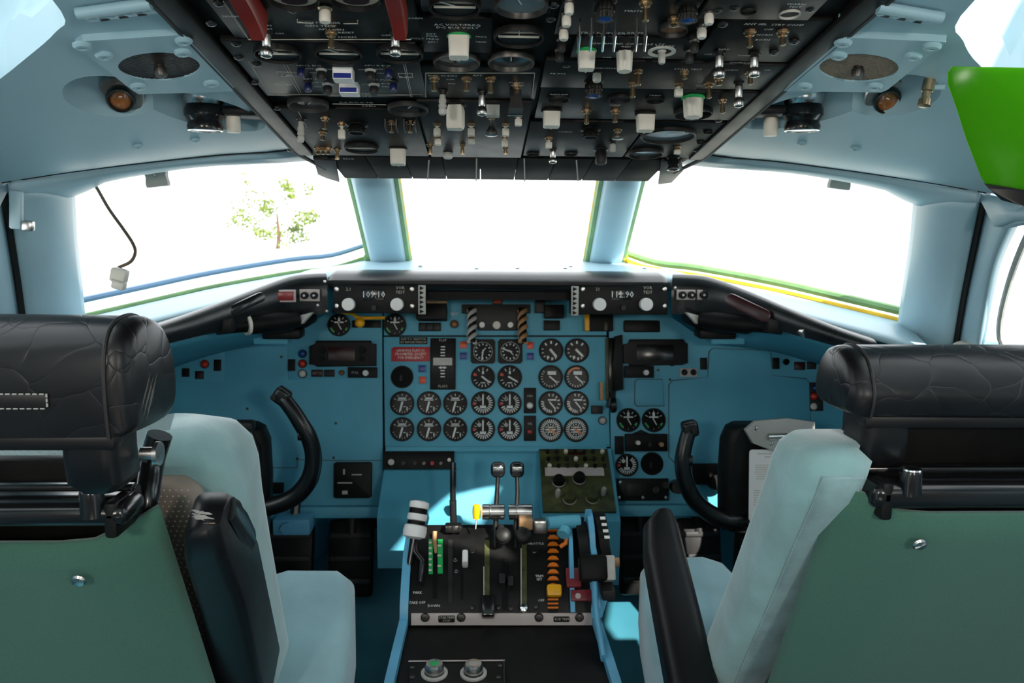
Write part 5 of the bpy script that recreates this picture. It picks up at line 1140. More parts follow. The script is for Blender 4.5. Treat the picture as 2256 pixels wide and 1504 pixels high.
# teal crank arm to the right
g = lev('teal_link_arm', [(1206, 1152, 1.45), (1235, 1150, 1.46), (1275, 1148, 1.47)], [.011, .012, .012], 'panel_paint'); 
MB().tube([PD(1245, 1165, 1.45), PD(1240, 1178, 1.44)], .011, 14).obj('link_boss', 'panel_paint', g); MB().box((0, 0, 0), (.024, .02, .024), .004).obj('steel_clevis', 'metal', tq, Matrix.Translation(PD(1190, 1158, 1.45)))
# trim index wheel: orange teeth
for k in range(9):
    y = 1172+k*15; pl = pedpl(1218, y); MB().prism([(-.010, -.003), (.010, -.003), (.006, .003), (0, .0045), (-.006, .003)], .003, .007, .001).obj('orange_tooth', 'orange', tq, pl.M(1218, y))
slot(1218, 1165, 1348, 20, 'black_panel', 'trim_track', .003)
for k in range(3): 
    y = 1322+k*9; pl = pedpl(1218, y); MB().box((0, 0, .004), (.018, .003, .004)).obj('orange_tooth', 'orange', tq, pl.M(1218, y))
pl = pedpl(1220, 1305); MB().box((0, 0, .010), (.025, .020, .016), .004).obj('yellow_knob', 'yellow', tq, pl.M(1220, 1305))
lev('orange_hook', [(1234, 1178, 1.45), (1248, 1184, 1.45), (1246, 1196, 1.44), (1234, 1204, 1.44)], .004, 'orange')
# flap lever gate on the right
def arcplate(px0, px1, y0, y1, h, m, name):
    n = 8; b = MB(); L = []
    for k in range(n+1):
        t_ = k/n; y = y0+(y1-y0)*t_; xx = px0[0]+(px0[1]-px0[0])*t_; xw = px1[0]+(px1[1]-px1[0])*t_; pl = pedpl((xx+xw)/2, y); W = pl.wpx((xx+xw)/2, y, xw-xx)/2; hh = h*(1+1.2*sin(pi*min(1, t_*1.1+.15)))
        L.append([pl.o-pl.u*W-pl.n*.01, pl.o+pl.u*W-pl.n*.01, pl.o+pl.u*W+pl.n*hh, pl.o-pl.u*W+pl.n*hh])
    b.loft(L); return b.obj(name, m, tq)
arcplate((1250, 1256), (1258, 1266), 1160, 1345, .010, 'pedestal_paint', 'flap_gate_edge'); arcplate((1262, 1278), (1284, 1300), 1160, 1240, .014, 'black_plate', 'flap_gate'); arcplate((1286, 1302), (1298, 1314), 1150, 1240, .020, 'pedestal_paint', 'flap_gate_edge')
arcplate((1300, 1326), (1326, 1346), 1160, 1242, .020, 'black_panel', 'flap_scale')
for k in range(4): 
    pl = pedpl(1326+k*3, 1186+k*14); MB().box((0, 0, .054), (.009, .006, .001)).obj('scale_numeral', 'mark', tq, pl.M(1322+k*3, 1186+k*14))
g = MB().box((0, 0, 0), (.045, .04, .042), .006).obj('flap_lever_grip', 'black_panel', tq, Matrix.Translation(PD(1306, 1252, 1.36)) @ Matrix.Rotation(-.5, 4, 'X'))
MB().box((0, 0, 0), (.020, .05, .040), .003).obj('white_tag', 'grey_white', g, Matrix.Translation(PD(1338, 1253, 1.37)) @ Matrix.Rotation(-.5, 4, 'X'))
MB().cyl(PD(1350, 1238, 1.39), PD(1364, 1238, 1.39), .008, .008, 12).obj('brass_button', 'tan', g)
MB().box((0, 0, 0), (.022, .06, .018), .003).obj('tag_foot', 'grey_black', g, Matrix.Translation(PD(1336, 1295, 1.37)))
for x0, y0, x1, y1 in ((1246, 1258, 1278, 1300), (1256, 1303, 1304, 1328)):
    pl = pedpl((x0+x1)/2, (y0+y1)/2); M, w, h = pl.rect(x0, y0, x1, y1); k = MB().box((0, 0, .010), (w, h, .008), .002).obj('maroon_stop', 'maroon', tq, M)
screw(tq, pedpl(1272, 1318), 1272, 1318, .005, 'silver_paint', 'screw', .014)
lev('blue_arm', [(1309, 1275, 1.35), (1311, 1320, 1.345), (1316, 1370, 1.33), (1330, 1450, 1.27)], .0085, 'pedestal_paint', .6)
MB().loft([[PD(1326, 1140, 1.52), PD(1345, 1300, 1.40), PD(1326, 1360, 1.37), PD(1318, 1360, 1.37), PD(1318, 1160, 1.49)], [p+Vector((-.012, 0, 0)) for p in (PD(1326, 1140, 1.52), PD(1345, 1300, 1.40), PD(1326, 1360, 1.37), PD(1318, 1360, 1.37), PD(1318, 1160, 1.49))]]).obj('right_cheek', 'pedestal_paint', tq)
# aft radio box at the bottom edge of the picture
RP = Plane((0, 1.19, .453), (1, 0, 0), (0, 1, .05))
g = MB().prism([RP.loc(*p) for p in ((898, 1600), (1112, 1600), (1110, 1464), (902, 1466))], 0, .006, .001).obj('radio_panel', 'black_plate', tq, RP.mat(RP.o))
line(g, RP, [(902, 1466), (1110, 1464)], 4, 'silver_paint', .008, 'steel_edge'); line(g, RP, [(1110, 1464), (1112, 1600)], 3, 'grey_black', .008, 'steel_edge')
for x in (957, 1043):
    k = MB().lathe([(.020, .006), (.020, .009), (.015, .009), (.015, .006)], 26).obj('dial_ring', 'grey_white', g, RP.M(x, 1492)); MB().lathe([(.014, .006), (.0145, .016), (.012, .022), (.009, .022), (.0, .022)], 24).obj('radio_knob', 'metal', g, RP.M(x, 1490))
    MB().lathe([(.007, .022), (.005, .0225), (0, .0225)], 14).obj('cap', 'green_strip' if x < 1000 else 'grey_clip', g, RP.M(x, 1490))
for x, y in ((908, 1478), (1102, 1474), (908, 1500), (1098, 1500)): screw(g, RP, x, y, .004, 'dark_metal', 'screw', .006)
# black tray at the left of the pedestal
MB().box((XL-.06, 1.24, .14), (.06, .12, .28), .006).obj('side_tray', 'black_panel', tq)

# forward block under the centre panel
fb = thing('forward_console', (0, 1.7, .45), 'teal console block below the centre panel with dark radio faces', 'console')
def extr(pr, xa, xb, name, m, xa2=None, xb2=None):
    n = len(pr); return MB().loft([[Vector((xa, y, z)) for y, z in pr], [Vector((xb, y, z)) for y, z in pr]]).obj(name, m, fb, None, 20)
FBp = Plane(PY(1093, 1000, 1.758), (1, 0, 0), tuple(PY(1093, 1000, 1.758)-PY(1093, 1140, 1.64)))
pt = lambda y, Y: (lambda p: (p.y, p.z))(PY(1093, y, Y))
core = [pt(986, 1.768), pt(996, 1.762), pt(1160, 1.66), pt(1200, 1.68), (1.80, .42), (1.80, .58)]
extr(core, -.09, .10, 'centre_face', 'panel_paint')
lblk = [pt(990, 1.752), pt(1032, 1.735), pt(1036, 1.722), pt(1140, 1.60), pt(1250, 1.60), (1.80, .38), (1.80, .58)]
extr(lblk, PY(838, 1080, 1.66).x, PY(1000, 1080, 1.66).x, 'left_box', 'panel_paint')
rblk = [pt(988, 1.745), pt(1132, 1.615), pt(1150, 1.60), pt(1290, 1.60), (1.80, .36), (1.80, .58)]
extr(rblk, PY(1192, 1080, 1.66).x, PY(1358, 1080, 1.66).x, 'right_box', 'panel_paint')
extr([pt(984, 1.76), pt(984, 1.745), pt(994, 1.745), pt(994, 1.76)], PY(850, 990, 1.75).x, PY(1335, 990, 1.75).x, 'upper_lip', 'panel_paint')
RB = Plane(PY(1272, 990, 1.742), (1, 0, 0), tuple(PY(1272, 990, 1.742)-PY(1272, 1132, 1.612)))
g = MB().prism([RB.loc(*p) for p in ((1196, 1130), (1357, 1130), (1338, 992), (1188, 992))], 0, .006, .001).obj('radio_face', 'olive', fb, RB.mat(RB.o))
for r_ in range(3):      # rows of controls
    for c_ in range(7):
        x, y = 1206+c_*20+r_*2, 1000+r_*16; MB().lathe([(.0045, .006), (.0045, .013), (0, .014)], 10).obj('small_button', ('dark_metal', 'grey_black', 'ivory', 'black_plate')[(r_*3+c_*5) % 4], g, RB.M(x, y))
for x, y, m in ((1275, 1062, 'black_plate'), (1230, 1068, 'black_panel'), (1254, 1106, 'olive'), (1304, 1104, 'olive')):
    k = MB().lathe([(.013, .006), (.0135, .018), (.010, .026), (.007, .026), (0, .026)], 22).obj('radio_knob', m, g, RB.M(x, y)); MB().lathe([(.0138, .010), (.0142, .012), (.0138, .014)], 22).obj('bright_ring', 'grey_white', k, RB.M(x, y))
for x, y in ((1228, 1096), (1328, 1092)): MB().lathe([(.005, .006), (.006, .022), (.004, .028), (0, .028)], 12).obj('pale_knob', 'grey_clip', g, RB.M(x, y))
plate(g, 'red_legend', RB, 1252, 1000, 1290, 1006, .001, 'dark_red', .006); plate(g, 'display', RB, 1200, 1034, 1330, 1052, .002, 'silver_paint', .006)
LB = Plane(PY(920, 1012, 1.738), (1, 0, 0), tuple(PY(920, 995, 1.742)-PY(920, 1032, 1.728)))
g = plate(fb, 'radio_face', LB, 844, 994, 1001, 1033, .006, 'black_panel')
for x, y, r_, m in ((863, 1019, 7, 'grey_white'), (990, 1014, 4, 'ivory'), (953, 1022, 4.5, 'red_placard'), (890, 1022, 5, 'grey_black'), (915, 1022, 5, 'grey_black'), (935, 1022, 4, 'dark_metal'), (972, 1022, 4, 'dark_metal')): rot(g, LB, x, y, r_, m, .014)

# ------------------------------------------------------------------ control yokes
def yoke(s):
    n = side[s]; cx = .5*s; Y = 1.50
    t = thing('control_yoke', (cx, 1.52, 0), 'black control yoke with curved horn grip before the %s seat' % n if s < 0 else 'black control yoke with curved horn grip and chrome card clip', 'control yoke', 'control yokes')
    if s < 0: pts = [(622, 874), (645, 904), (664, 934), (681, 964), (690, 999), (688, 1036), (674, 1068), (645, 1096), (598, 1114), (545, 1118)]; c = 493
    else: pts = [(1519, 946), (1508, 985), (1504, 1020), (1511, 1062), (1534, 1106), (1578, 1138), (1630, 1150), (1690, 1146)]; c = 1690
    P = crv([PY(x, y, Y-.02*math.exp(-((i-2)**2)/6)) for i, (x, y) in enumerate(pts)], 5); R = [.0135 + .0035*min(1, k/(len(P)*.7)) for k in range(len(P))]; R[0] = .012
    h = MB().tube(P, R, 14).obj('horn_grip', 'pad_black', t)
    p = P[0]; d = (P[0]-P[3]).normalized()
    MB().box((0, 0, 0), (.030, .028, .03), .007, 3).obj('grip_head', 'pad_black', h, Matrix.Translation(p+d*.002) @ Matrix.Rotation((.62 if s < 0 else -.2), 4, 'Y'))
    MB().lathe([(.006, 0), (.005, .006), (0, .007)], 12).obj('button', 'grey_black', h, Matrix.Translation(p+Vector((-.012 if s < 0 else .004, -.014, .002))) @ Matrix.Rotation(pi/2, 4, 'X'))
    q = P[14 if s < 0 else 9]; MB().tube([q+Vector((-.018 if s < 0 else .018, -.004, .0)), q], [.009, .012], 10).obj('trigger', 'pad_black', h)
    # the far horn, turned about the hub
    hubc = Vector((cx, Y, P[-1].z)); ang = -.25 if s < 0 else 0
    Q = []
    for v in P:
        w = v-hubc; w = Vector((-w.x, w.y, w.z)); w = Matrix.Rotation(ang, 3, 'Y') @ w; Q.append(hubc+w)
    MB().tube(Q, R, 14).obj('horn_grip', 'pad_black', t)
    # hub box and column
    zt_ = PY(1690, 940, Y).z; zb_ = PY(1690, 1158, Y).z; hh = zt_-zb_
    b = MB(); b.loft([[Vector((cx+x*k, Y+.02+y, zb_+hh*f)) for x, y in rrect(.15, .06, .02)] for k, f in ((.8, -.05), (.95, .1), (1.0, .5), (.98, .85), (.86, .97), (.7, 1.0))]); b.obj('hub', 'black_plate', t)
    MB().tube([Vector((cx, Y+.03, zb_+.03)), Vector((cx, Y+.05, .35)), Vector((cx, Y+.06, 0))], [.035, .03, .045], 16).obj('column', 'black_panel', t)
    MB().tube([Vector((cx-.07*1, Y+.0, zb_+.012)), Vector((cx+.07, Y+.0, zb_+.012))], .019, 14).obj('cross_bar', 'pad_black', t)
    if s > 0:
        pl = Plane(PY(1690, 960, Y-.016), (1, 0, 0), (0, .15, 1))
        g = poly(t, 'clip_plate', pl, [(1638, 945), (1660, 926), (1730, 920), (1790, 928), (1790, 990), (1700, 992), (1655, 975)], .012, 'grey_clip')
        for x, y in ((1686, 941), (1712, 940), (1734, 940)): lamp(g, pl, x, y, 7, 'black_gloss', 'clip_hole')
        for x, y in ((1661, 942), (1695, 975)): screw(g, pl, x, y, .004, 'steel', 'screw', .012)
        MB().cyl(pl.hit(1686, 960)+pl.n*.014, pl.hit(1750, 958)+pl.n*.014, .006, .006, 10).obj('spring', 'metal', g)
        MB().tube([PY(1604, 1000, Y+.04), PY(1604, 1115, Y+.04)], .006, 8).obj('side_rod', 'black_gloss', t)
        MB().tube(crv([PY(1606, 1000, Y+.02), PY(1607, 965, Y+.02), PY(1622, 948, Y+.02), PY(1646, 938, Y+.02)], 5), .003, 8).obj('wire', 'black_gloss', t)
    else:
        MB().box((0, 0, 0), (.10, .03, .02), .006).obj('hub_cap', 'grey_black', t, Matrix.Translation(PY(500, 938, Y-.01)))
        MB().tube([PY(548, 950, Y-.01), PY(566, 990, Y-.01), PY(566, 1040, Y-.01)], .008, 10).obj('cable_guard', 'black_gloss', t)
    return t
yoke(-1); yoke(1)
pl = Plane(PY(1690, 1070, 1.468), (1, 0, 0), (-.06, .12, 1))
ck = thing('checklist_card', pl.o, 'white printed checklist card clipped to the right control yoke', 'card')
M, w, h = pl.rect(1650, 990, 1770, 1148); MB().prism(rrect(w, h, .006), -.001, .001).obj('card', 'paper', ck, M)
random.seed(3)
for i, (y, x0, x1, hh) in enumerate([(999, 1668, 1740, 3), (1006, 1684, 1725, 3)] + [(1024+5*k, 1662+random.random()*3, 1700+random.random()*60, 2) for k in range(7)] + [(1068, 1690, 1730, 2)] + [(1080+5*k, 1660, 1700+random.random()*55, 2) for k in range(8)] + [(1128, 1660, 1690, 2), (1136, 1662, 1680, 2)]):
    plate(ck, 'printed_line', pl, x0, y-hh/2, x1, y+hh/2, .0004, 'mark_dim', .001, 0)

# ------------------------------------------------------------------ rudder area
for s in (-1, 1):
    for k, x in enumerate((.325, .46) if s < 0 else (.335, .47)):
        t = thing('rudder_pedal', (x*s, 1.75, 0), 'dark rudder pedal below the %s instrument panel, %s' % (side[s], 'beside the pedestal' if k == 0 else 'behind the control column'), 'pedal', 'rudder pedals')
        M = Matrix.Translation((x*s, 1.80, .37)) @ Matrix.Rotation(-.30, 4, 'X')
        MB().box((0, 0, 0), (.10, .03, .17), .008).obj('tread', 'black_plate', t, M); 
        for z in (-.05, 0, .05): MB().box((0, -.017, z), (.09, .006, .012), .002).obj('tread_rib', 'rubber', t, M)
        MB().tube([Vector((x*s, 1.81, .42)), Vector((x*s, 1.84, .52)), Vector((x*s, 1.86, .56))], .016, 10).obj('hanger', 'grey_black', t)
t = thing('heater_box', PY(640, 1162, 1.68), 'small teal box with a round knob under the left instrument panel', 'box')
pl = Plane(PY(640, 1162, 1.66), (1, 0, 0), (0, 0, 1)); M, w, h = pl.rect(600, 1145, 682, 1180); MB().box((0, 0, -.03), (w, h, .06), .004).obj('case', 'pedestal_paint', t, M); rot(t, pl, 632, 1161, 13, 'pedestal_paint', .012)
MB().tube([pl.hit(640, 1150)-pl.n*.04, pl.hit(640, 1105)-pl.n*.06], .01, 8).obj('bracket', 'dark_metal', t)

# ------------------------------------------------------------------ pilot seats
def rsecd(xa, xb, ya, yb, z, r, n=5, m=22):
    base = rsec(xa, xb, ya, yb, z, r, n); out = []
    for a, c in zip(base, base[1:]+base[:1]):
        k = m if abs(a.x-c.x) > .1 else 1
        out += [a.lerp(c, j/k) for j in range(k)]
    return out
def rsec(xa, xb, ya, yb, z, r, n=5):
    return [Vector((x+(xa+xb)/2, y+(ya+yb)/2, z)) for x, y in rrect(abs(xb-xa), abs(yb-ya), r, n)]
def seat(s):
    n = side[s]; S = lambda x: x*s; L = s < 0
    t = thing('pilot_seat', (S(.52), 1.05, 0), 'left pilot seat with stitched black leather headrest, green back and perforated brown vinyl side' if L else 'right pilot seat with a black leather headrest, green fabric back and torn pale blue backrest', 'seat', 'pilot seats')
    XI, XO = (.305, .735) if L else (.277, .763)
    # --- plush backrest
    if L: secs = [(.46, 1.03, 1.19, 0), (.58, .985, 1.135, 0), (.70, .94, 1.085, 0), (.79, .905, 1.05, 0), (.835, .875, 1.04, 0), (.862, .865, 1.03, .004), (.882, .878, 1.015, .016), (.893, .90, .985, .04)]
    else: secs = [(.44, 1.05, 1.17, 0), (.56, .975, 1.075, 0), (.68, .895, .99, 0), (.78, .83, .925, 0), (.85, .782, .88, 0), (.88, .766, .866, .001), (.896, .766, .862, .006), (.906, .774, .856, .016), (.910, .79, .84, .03)]
    b = MB(); b.loft([rsecd(S(XI+e), S(XO-e), ya, yb, z, .045 if L else .028) for z, ya, yb, e in secs])
    for v in b.b.verts:       # the middle of the backrest dips below the headrest
        k = min(1, max(0, (abs(v.co.x)-(.40 if L else .350))/.02)) * min(1, max(0, (.70-abs(v.co.x))/.02)); dz = max(0, v.co.z-(.78 if L else .74))*.95*k; v.co.z -= dz; v.co.y += dz*(.42 if L else .7) + (0 if L else .085*k)
    o = b.obj('backrest', 'plush', t, None, 80)
    if not L:   # rough rear cover, torn at its edge
        bq = MB(); rows_ = []
        for z, ya, yb, e in secs[:6]:
            rows_.append([Vector((S(x), ya-.002-.004*sin(x*90+z*60)*0, z)) for x in (.300, .315, .33, .342+.004*sin(z*140)+.003*sin(z*310))])
        bq.grid(rows_); solid(bq.obj('rear_cover', 'plush_back', o), .004)
    # seat cushion with a notch for the control column
    dY = .03 if not L else 0
    pg = [(.225, .98), (.218, 1.10), (.226, 1.22), (.236, 1.285), (.262, 1.312), (.35, 1.314), (.385, 1.295), (.40, 1.25), (.405, 1.17), (.44, 1.14), (.60, 1.14), (.635, 1.17), (.64, 1.25), (.655, 1.295), (.69, 1.314), (.78, 1.312), (.81, 1.28), (.82, .98)]
    pg = [(S(x), y+dY*(y-.98)/.33) for x, y in pg]; pg = pg if s > 0 else pg[::-1]
    b = MB(); a = [b.b.verts.new((x, y, 0)) for x, y in pg]; f = b.b.faces.new(a); ex = bmesh.ops.extrude_face_region(b.b, geom=[f]); tv = [g_ for g_ in ex['geom'] if isinstance(g_, bmesh.types.BMVert)]
    for v in tv: v.co.z += .11
    es = [e for e in b.b.edges if e.verts[0] in tv and e.verts[1] in tv]; bmesh.ops.bevel(b.b, geom=es, offset=.028, segments=5, profile=.5, affect='EDGES')
    for v in b.b.verts: v.co.z += .385 + (v.co.y-1.0)*.22
    b.obj('seat_cushion', 'seat_plush', t, None, 60)
    MB().box((S(.52), 1.12, .26), (.44, .28, .24), .02).obj('seat_pan', 'black_panel', t); MB().box((S(.52), 1.12, .07), (.34, .30, .14), .02).obj('seat_base', 'grey_black', t)
    # --- green fabric back, reclined, edges folded forward
    tp = PY(1975, 1140, .752) if not L else PY(200, 1205, .745)
    v_ = Vector((0, -.42, .91)).normalized(); nn = Vector((0, -v_.z, v_.y))
    rows_ = []; cols = [0, .012, .03, .055, .085, .12, .18, .25, .31, .335, .355, .368, .38]; x00 = .338 if L else .322
    for k in range(13):
        dn = k/12*.52; r_ = []
        for c in cols:
            e = min(c, .38-c); fold = .030*(1-min(1, e/.085))**2; dip = .018*min(1, e/.055) if k == 0 else .018*min(1, e/.055)
            p = Vector((S(x00+c - .012*(k/12)), tp.y, tp.z+.018)) - v_*(dn + dip*(1-k/12)) - nn*fold
            r_.append(p)
        rows_.append(r_)
    o = sheet('fabric_back', rows_, 'green_fabric', .006, 0, t, 60)
    spx = (2022, 1192) if not L else (177, 1271)
    gp = Plane(tp, (1, 0, 0), v_); pp = gp.hit(*spx); MB().lathe([(.007, 0), (.0072, .0015), (.0055, .0035), (0, .0045)], 18).box((0, 0, .0042), (.011, .0014, .0012)).obj('screw', 'metal', t, gp.mat(pp+gp.n*.003, .6))
    # --- headrest: padded leather roll with a side panel and seam
    if L: ya, yb, za, zb2 = .69, .805, .940, 1.036
    else: ya, yb, za, zb2 = .766, .862, .940, 1.003
    xi, xo = .335, .705; hy, hz = (yb-ya), (zb2-za)
    if L: pr = [(0, 0), (-.02, .25), (-.02, .55), (.03, .82), (.16, .97), (.38, 1.02), (.62, .98), (.84, .82), (.97, .52), (1.0, .2), (.9, -.02), (.5, -.05)]
    else: pr = [(0, 0), (-.05, .3), (.0, .55), (.12, .82), (.30, .96), (.5, 1.0), (.72, .94), (.9, .72), (1.0, .4), (1.0, .05), (.8, -.04), (.4, -.04)]
    P_ = []
    PP = [Vector((a, c, 0)) for a, c in pr]; cc = crv(PP+[PP[0]], 4)[:-1]
    def sec(x, k, sh=0): return [Vector((S(x), ya+hy*(.5+(p.x-.5)*k)+sh, za+hz*(.48+(p.y-.48)*k))) for p in cc]
    b = MB(); b.loft([sec(xi-.010, .80), sec(xi-.006, .93), sec(xi, .99), sec(xi+.006, 1.0), sec(xi+.012, 1.0), sec(.45, 1.015), sec(.52, 1.02), sec(.60, 1.015), sec(xo, 1.0), sec(xo+.010, .8)])
    hd = b.obj('headrest', 'black_leather', t, None, 70)
    lp_ = sec(xi+.009, 1.012); MB().tube(lp_+[lp_[0]], .0016, 6).obj('seam', 'rubber', hd)
    if L:   # stitched patch
        y_ = ya-.0035; z0, z1 = za+hz*.26, za+hz*.52
        zz = PY(50, 898, .69).z; za_, zb_ = PY(60, 898, .688).z, PY(60, 866, .688).z; xr = PY(108, 880, .688).x
        MB().box(((xr-.56)/2, .6862, (za_+zb_)/2), (abs(xr+.56), .003, zb_-za_), .001).obj('patch', 'black_leather_smooth', hd)
        for zq in (za_, zb_):
            for k in range(34): MB().box((xr-.004-k*.0055, .6846, zq), (.0036, .0012, .0009)).obj('stitch', 'grey_white', hd)
        for k in range(3): MB().box((xr, .6846, za_+.003+k*.004), (.0012, .0012, .003)).obj('stitch', 'grey_white', hd)
    if L:
        for k in range(7): scratch(hd, [(346-6*q-3*k, 822+22*q+9*((k*7) % 5)) for q in range(4)], 'grey_clip', .00018)
    # lower flap band of the headrest and wrapped posts
    MB().box((S((xi+xo)/2), ya+.012, za-.004), (xo-xi-.01, .022, .018), .006).obj('headrest_band', 'black_leather_smooth', hd)
    for xa, xb in ((xi+.008, xi+.055), (xo-.055, xo-.008)):
        b = MB(); b.loft([rsec(S(xa+e), S(xb-e), ya+.004+q, ya+.062+q, z, .012) for z, q, e in ((za-.055, .012, .008), (za-.045, .004, 0), (za-.02, 0, 0), (za+.01, 0, 0))]); b.obj('headrest_post', 'black_leather_smooth', hd)
    if L: MB().lathe([(.006, 0), (.006, .012), (.011, .013), (.011, .017), (0, .018)], 16, Matrix.Translation((S(xi+.004), ya+.05, za-.028)) @ Matrix.Rotation(-pi/2*s, 4, 'Y')).obj('pivot_pin', 'metal', hd)
    # --- cross beam, rail and adjuster knob
    yb0 = .715 if L else .75; kz = (PY(120, 1118, yb0).z, PY(120, 1170, yb0).z) if L else (PY(2100, 1072, yb0).z, PY(2100, 1130, yb0).z)
    xk = .35
    MB().box((S(.52), yb0+.03, (kz[0]+kz[1])/2), (.345, .05, kz[0]-kz[1]), .010, 3).obj('cross_beam', 'black_gloss', t)
    MB().box((S(.52), yb0+.04, kz[0]+.006), (.335, .012, .006), .002).obj('upper_rail', 'black_gloss', t)
    MB().box((S(.362), yb0+.035, (kz[0]+kz[1])/2-.004), (.012, .06, kz[0]-kz[1]+.012), .004).obj('beam_end', 'black_plate', t)
    kp = PY(203, 1108, yb0+.01) if L else PY(2006, 1062, yb0+.01)
    k_ = MB().lathe([(.0105, -.012), (.0105, .010), (.0095, .0125), (.0085, .013), (0, .013)], 20, Matrix.Translation(kp)).obj('adjuster_knob', 'black_gloss', t); MB().lathe([(.0095, .0125), (.009, .0140), (.005, .0145), (0, .0142)], 20, Matrix.Translation(kp)).obj('chrome_cap', 'steel', k_)
    MB().box((S(.53), yb0+.115, kz[1]-.01+(0 if L else .03)), (.33, .02, .09 if L else .17), .004).obj('dark_inner_back', 'black_panel', t)
    # side frame tube
    if L: fp = [PY(352, 958, .82), PY(334, 1020, .82), PY(323, 1100, .80), PY(322, 1170, .80), PY(335, 1240, .82), PY(372, 1320, .86), PY(430, 1440, .92), PY(470, 1560, .97)]
    else: fp = [PY(1935, 1040, .83), PY(1915, 1090, .83), PY(1892, 1150, .84), PY(1868, 1215, .86), PY(1820, 1320, .90), PY(1750, 1480, .95)]
    MB().tube(crv(fp, 5), .0125, 12).obj('side_frame', 'black_gloss', t)
    # --- vinyl shell on the left seat
    if L:
        vr = [(.45, 1.00), (.58, .945), (.70, .90), (.79, .862), (.838, .846), (.852, .852)]
        b = MB(); b.loft([rsec(S(.318+(.03 if z > .845 else .012 if z > .83 else 0)), S(.70), y, y+.04, z, .02) for z, y in vr]); sh = b.obj('vinyl_shell', 'vinyl', t, None, 60)
        # rows of small raised dots on the visible inner strip
        dm = cached('dot', lambda: MB().lathe([(.0011, 0), (.0009, .0006), (0, .0009)], 6).me('dots')); bd = MB()
        for i in range(62):
            z = .842-.0062*i
            for (z0, y0), (z1, y1) in zip(vr, vr[1:]):
                if z0 <= z <= z1: y = y0+(y1-y0)*(z-z0)/(z1-z0)
            for j in range(10):
                x = .338+.0062*j+(.0031 if i % 2 else 0); bd.lathe([(.0012, 0), (.0009, .0007), (0, .001)], 6, Matrix.Translation((S(x), y, z)) @ Matrix.Rotation(pi/2+.35, 4, 'X'))
        q = bd.obj('vinyl_dots', 'vinyl_dot', sh); q['kind'] = 'stuff'
    # --- armrest
    if L:
        ax_ = [PY(442, 1182, .735), PY(450, 1240, .76), PY(484, 1340, .83), PY(540, 1570, .95)]
        dd = (ax_[-1]-ax_[0]).normalized(); sxv = Vector((1, 0, 0)); fwv = sxv.cross(dd).normalized(); fwv = fwv if fwv.y > 0 else -fwv
        def asec(c, w, d, r=.010): return [c + sxv*x + fwv*(y+d/2) for x, y in rrect(w, d, r, 4)]
        lo_p = [asec(ax_[0]+Vector((.006, 0, .006)), .020, .03, .008), asec(ax_[0]-Vector((0, 0, .004)), .034, .055), asec(ax_[1], .042, .075), asec(ax_[2], .050, .085), asec(ax_[3], .055, .09)]
        ar = MB().loft(lo_p).obj('armrest', 'black_leather_smooth', t, None, 50)
        i0, i1 = ax_[0]+fwv*.045+Vector((.018, 0, -.012)), ax_[2]+fwv*.05+Vector((.024, 0, .03)); MB().tube([i0, lerp(i0, i1, .5), i1], [.012, .016, .013], 10, .35, upv=(1, 0, 0)).obj('inset_pad', 'pad_black', ar)
        MB().box((0, 0, 0), (.014, .012, .004), .0015).obj('worn_end', 'brass', ar, Matrix.Translation(ax_[0]+Vector((.006, .012, .009))))
        for k in range(9):
            y0 = 1122+2.2*k; scratch(ar, [(418+5*(k % 3)+q*(22+9*((k*5) % 4))/4, y0+q*1.1+(k*q % 3)) for q in range(5)], 'grey_white', .0009, 'scuff')
    else:
        ax_ = [PY(1462, 1124, 1.235), PY(1458, 1150, 1.225), PY(1466, 1210, 1.19), PY(1492, 1330, 1.10), PY(1530, 1504, 1.0), PY(1560, 1640, .93)]
        dd = (ax_[-1]-ax_[1]).normalized(); sxv = Vector((1, 0, 0)); nv = dd.cross(sxv); nv = nv if nv.y < 0 else -nv
        lo_p = []
        for c, w, d in zip(ax_, (.030, .054, .062, .064, .066, .068), (.03, .05, .058, .06, .062, .064)): lo_p.append([c + sxv*x + nv*(y-d*.3) for x, y in rrect(w, d, .020, 5)])
        MB().loft(lo_p).obj('armrest', 'black_leather_smooth', t, None, 70)
    return t
seat(-1); seat(1)

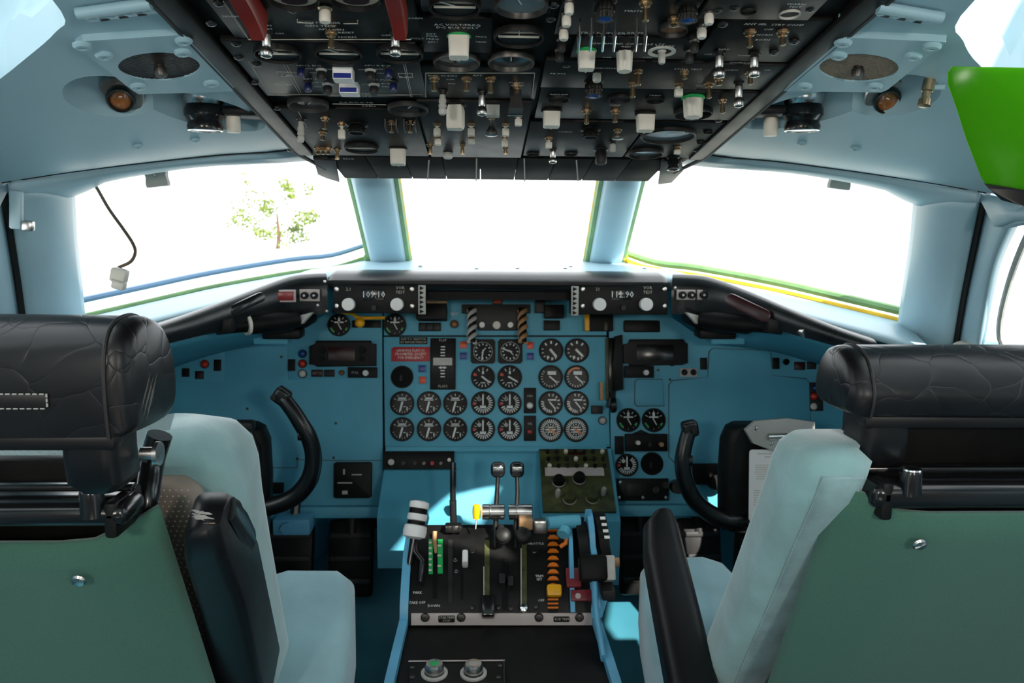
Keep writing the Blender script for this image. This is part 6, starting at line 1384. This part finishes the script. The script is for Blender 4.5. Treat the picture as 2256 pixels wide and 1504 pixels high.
# ------------------------------------------------------------------ tree beyond the apron
tr = PD(610, 470, 118); base = Vector((tr.x, tr.y, -2.55))
tt = thing('tree', base, 'pale green leafy tree far outside the left windshield pane', 'tree')
MB().tube([base, base+Vector((.2, 0, 2)), Vector((tr.x, tr.y, tr.z))], [.35, .28, .15], 8).obj('trunk', 'bark', tt)
random.seed(5); b = MB()
blobs = [(tr+Vector((random.uniform(-5.5, 5), random.uniform(-3, 3), random.uniform(-3.2, 4.2))), random.uniform(1.0, 2.1)) for _ in range(26)]
for c, r_ in blobs:
    for _ in range(70):
        d = Vector((random.gauss(0, 1), random.gauss(0, 1), random.gauss(0, 1))).normalized()*r_*random.uniform(.5, 1); p = c+d
        a = Vector((random.gauss(0, 1), random.gauss(0, 1), random.gauss(0, 1))).normalized(); e = a.cross(d).normalized()*.22; f_ = a*.22
        b.b.faces.new([b.b.verts.new(p+q) for q in (-e-f_*.3, e-f_*.3, e*.4+f_, -e*.4+f_)])
o = b.obj('foliage', 'leaf', tt); o['kind'] = 'stuff'

# ------------------------------------------------------------------ small fittings by the side windows
t = thing('window_latch', PY(36, 460, 1.16), 'pale blue metal latch at the top of the left side window frame', 'latch')
M = Matrix.Translation(PY(36, 462, 1.15)) @ Matrix.Rotation(.08, 4, 'Y')
MB().box((0, 0, 0), (.016, .010, .052), .003).obj('bar', 'frame_paint', t, M)
for z in (.018, -.012): MB().lathe([(.006, -.008), (.006, -.014), (.004, -.016), (0, -.016)], 12).obj('bolt', 'metal', t, M @ Matrix.Translation((-.006, 0, z)) @ Matrix.Rotation(-pi/2, 4, 'X') @ Matrix.Scale(-1, 4, (0, 0, 1)))
MB().box((.016, 0, -.02), (.014, .012, .014), .003).obj('striker', 'metal', t, M)
t = thing('window_crank', PY(2120, 760, 1.34), 'round tan crank knob below the right window post', 'knob')
b = MB(); bmesh.ops.create_uvsphere(b.b, u_segments=18, v_segments=10, radius=.019, matrix=Matrix.Translation(PY(2122, 768, 1.34)) @ Matrix.Diagonal((1, 1, .7, 1))); b.obj('knob', 'beige', t)
MB().cyl(PY(2122, 768, 1.34), PY(2150, 800, 1.36), .007, .007, 10).obj('crank_shaft', 'metal', t)
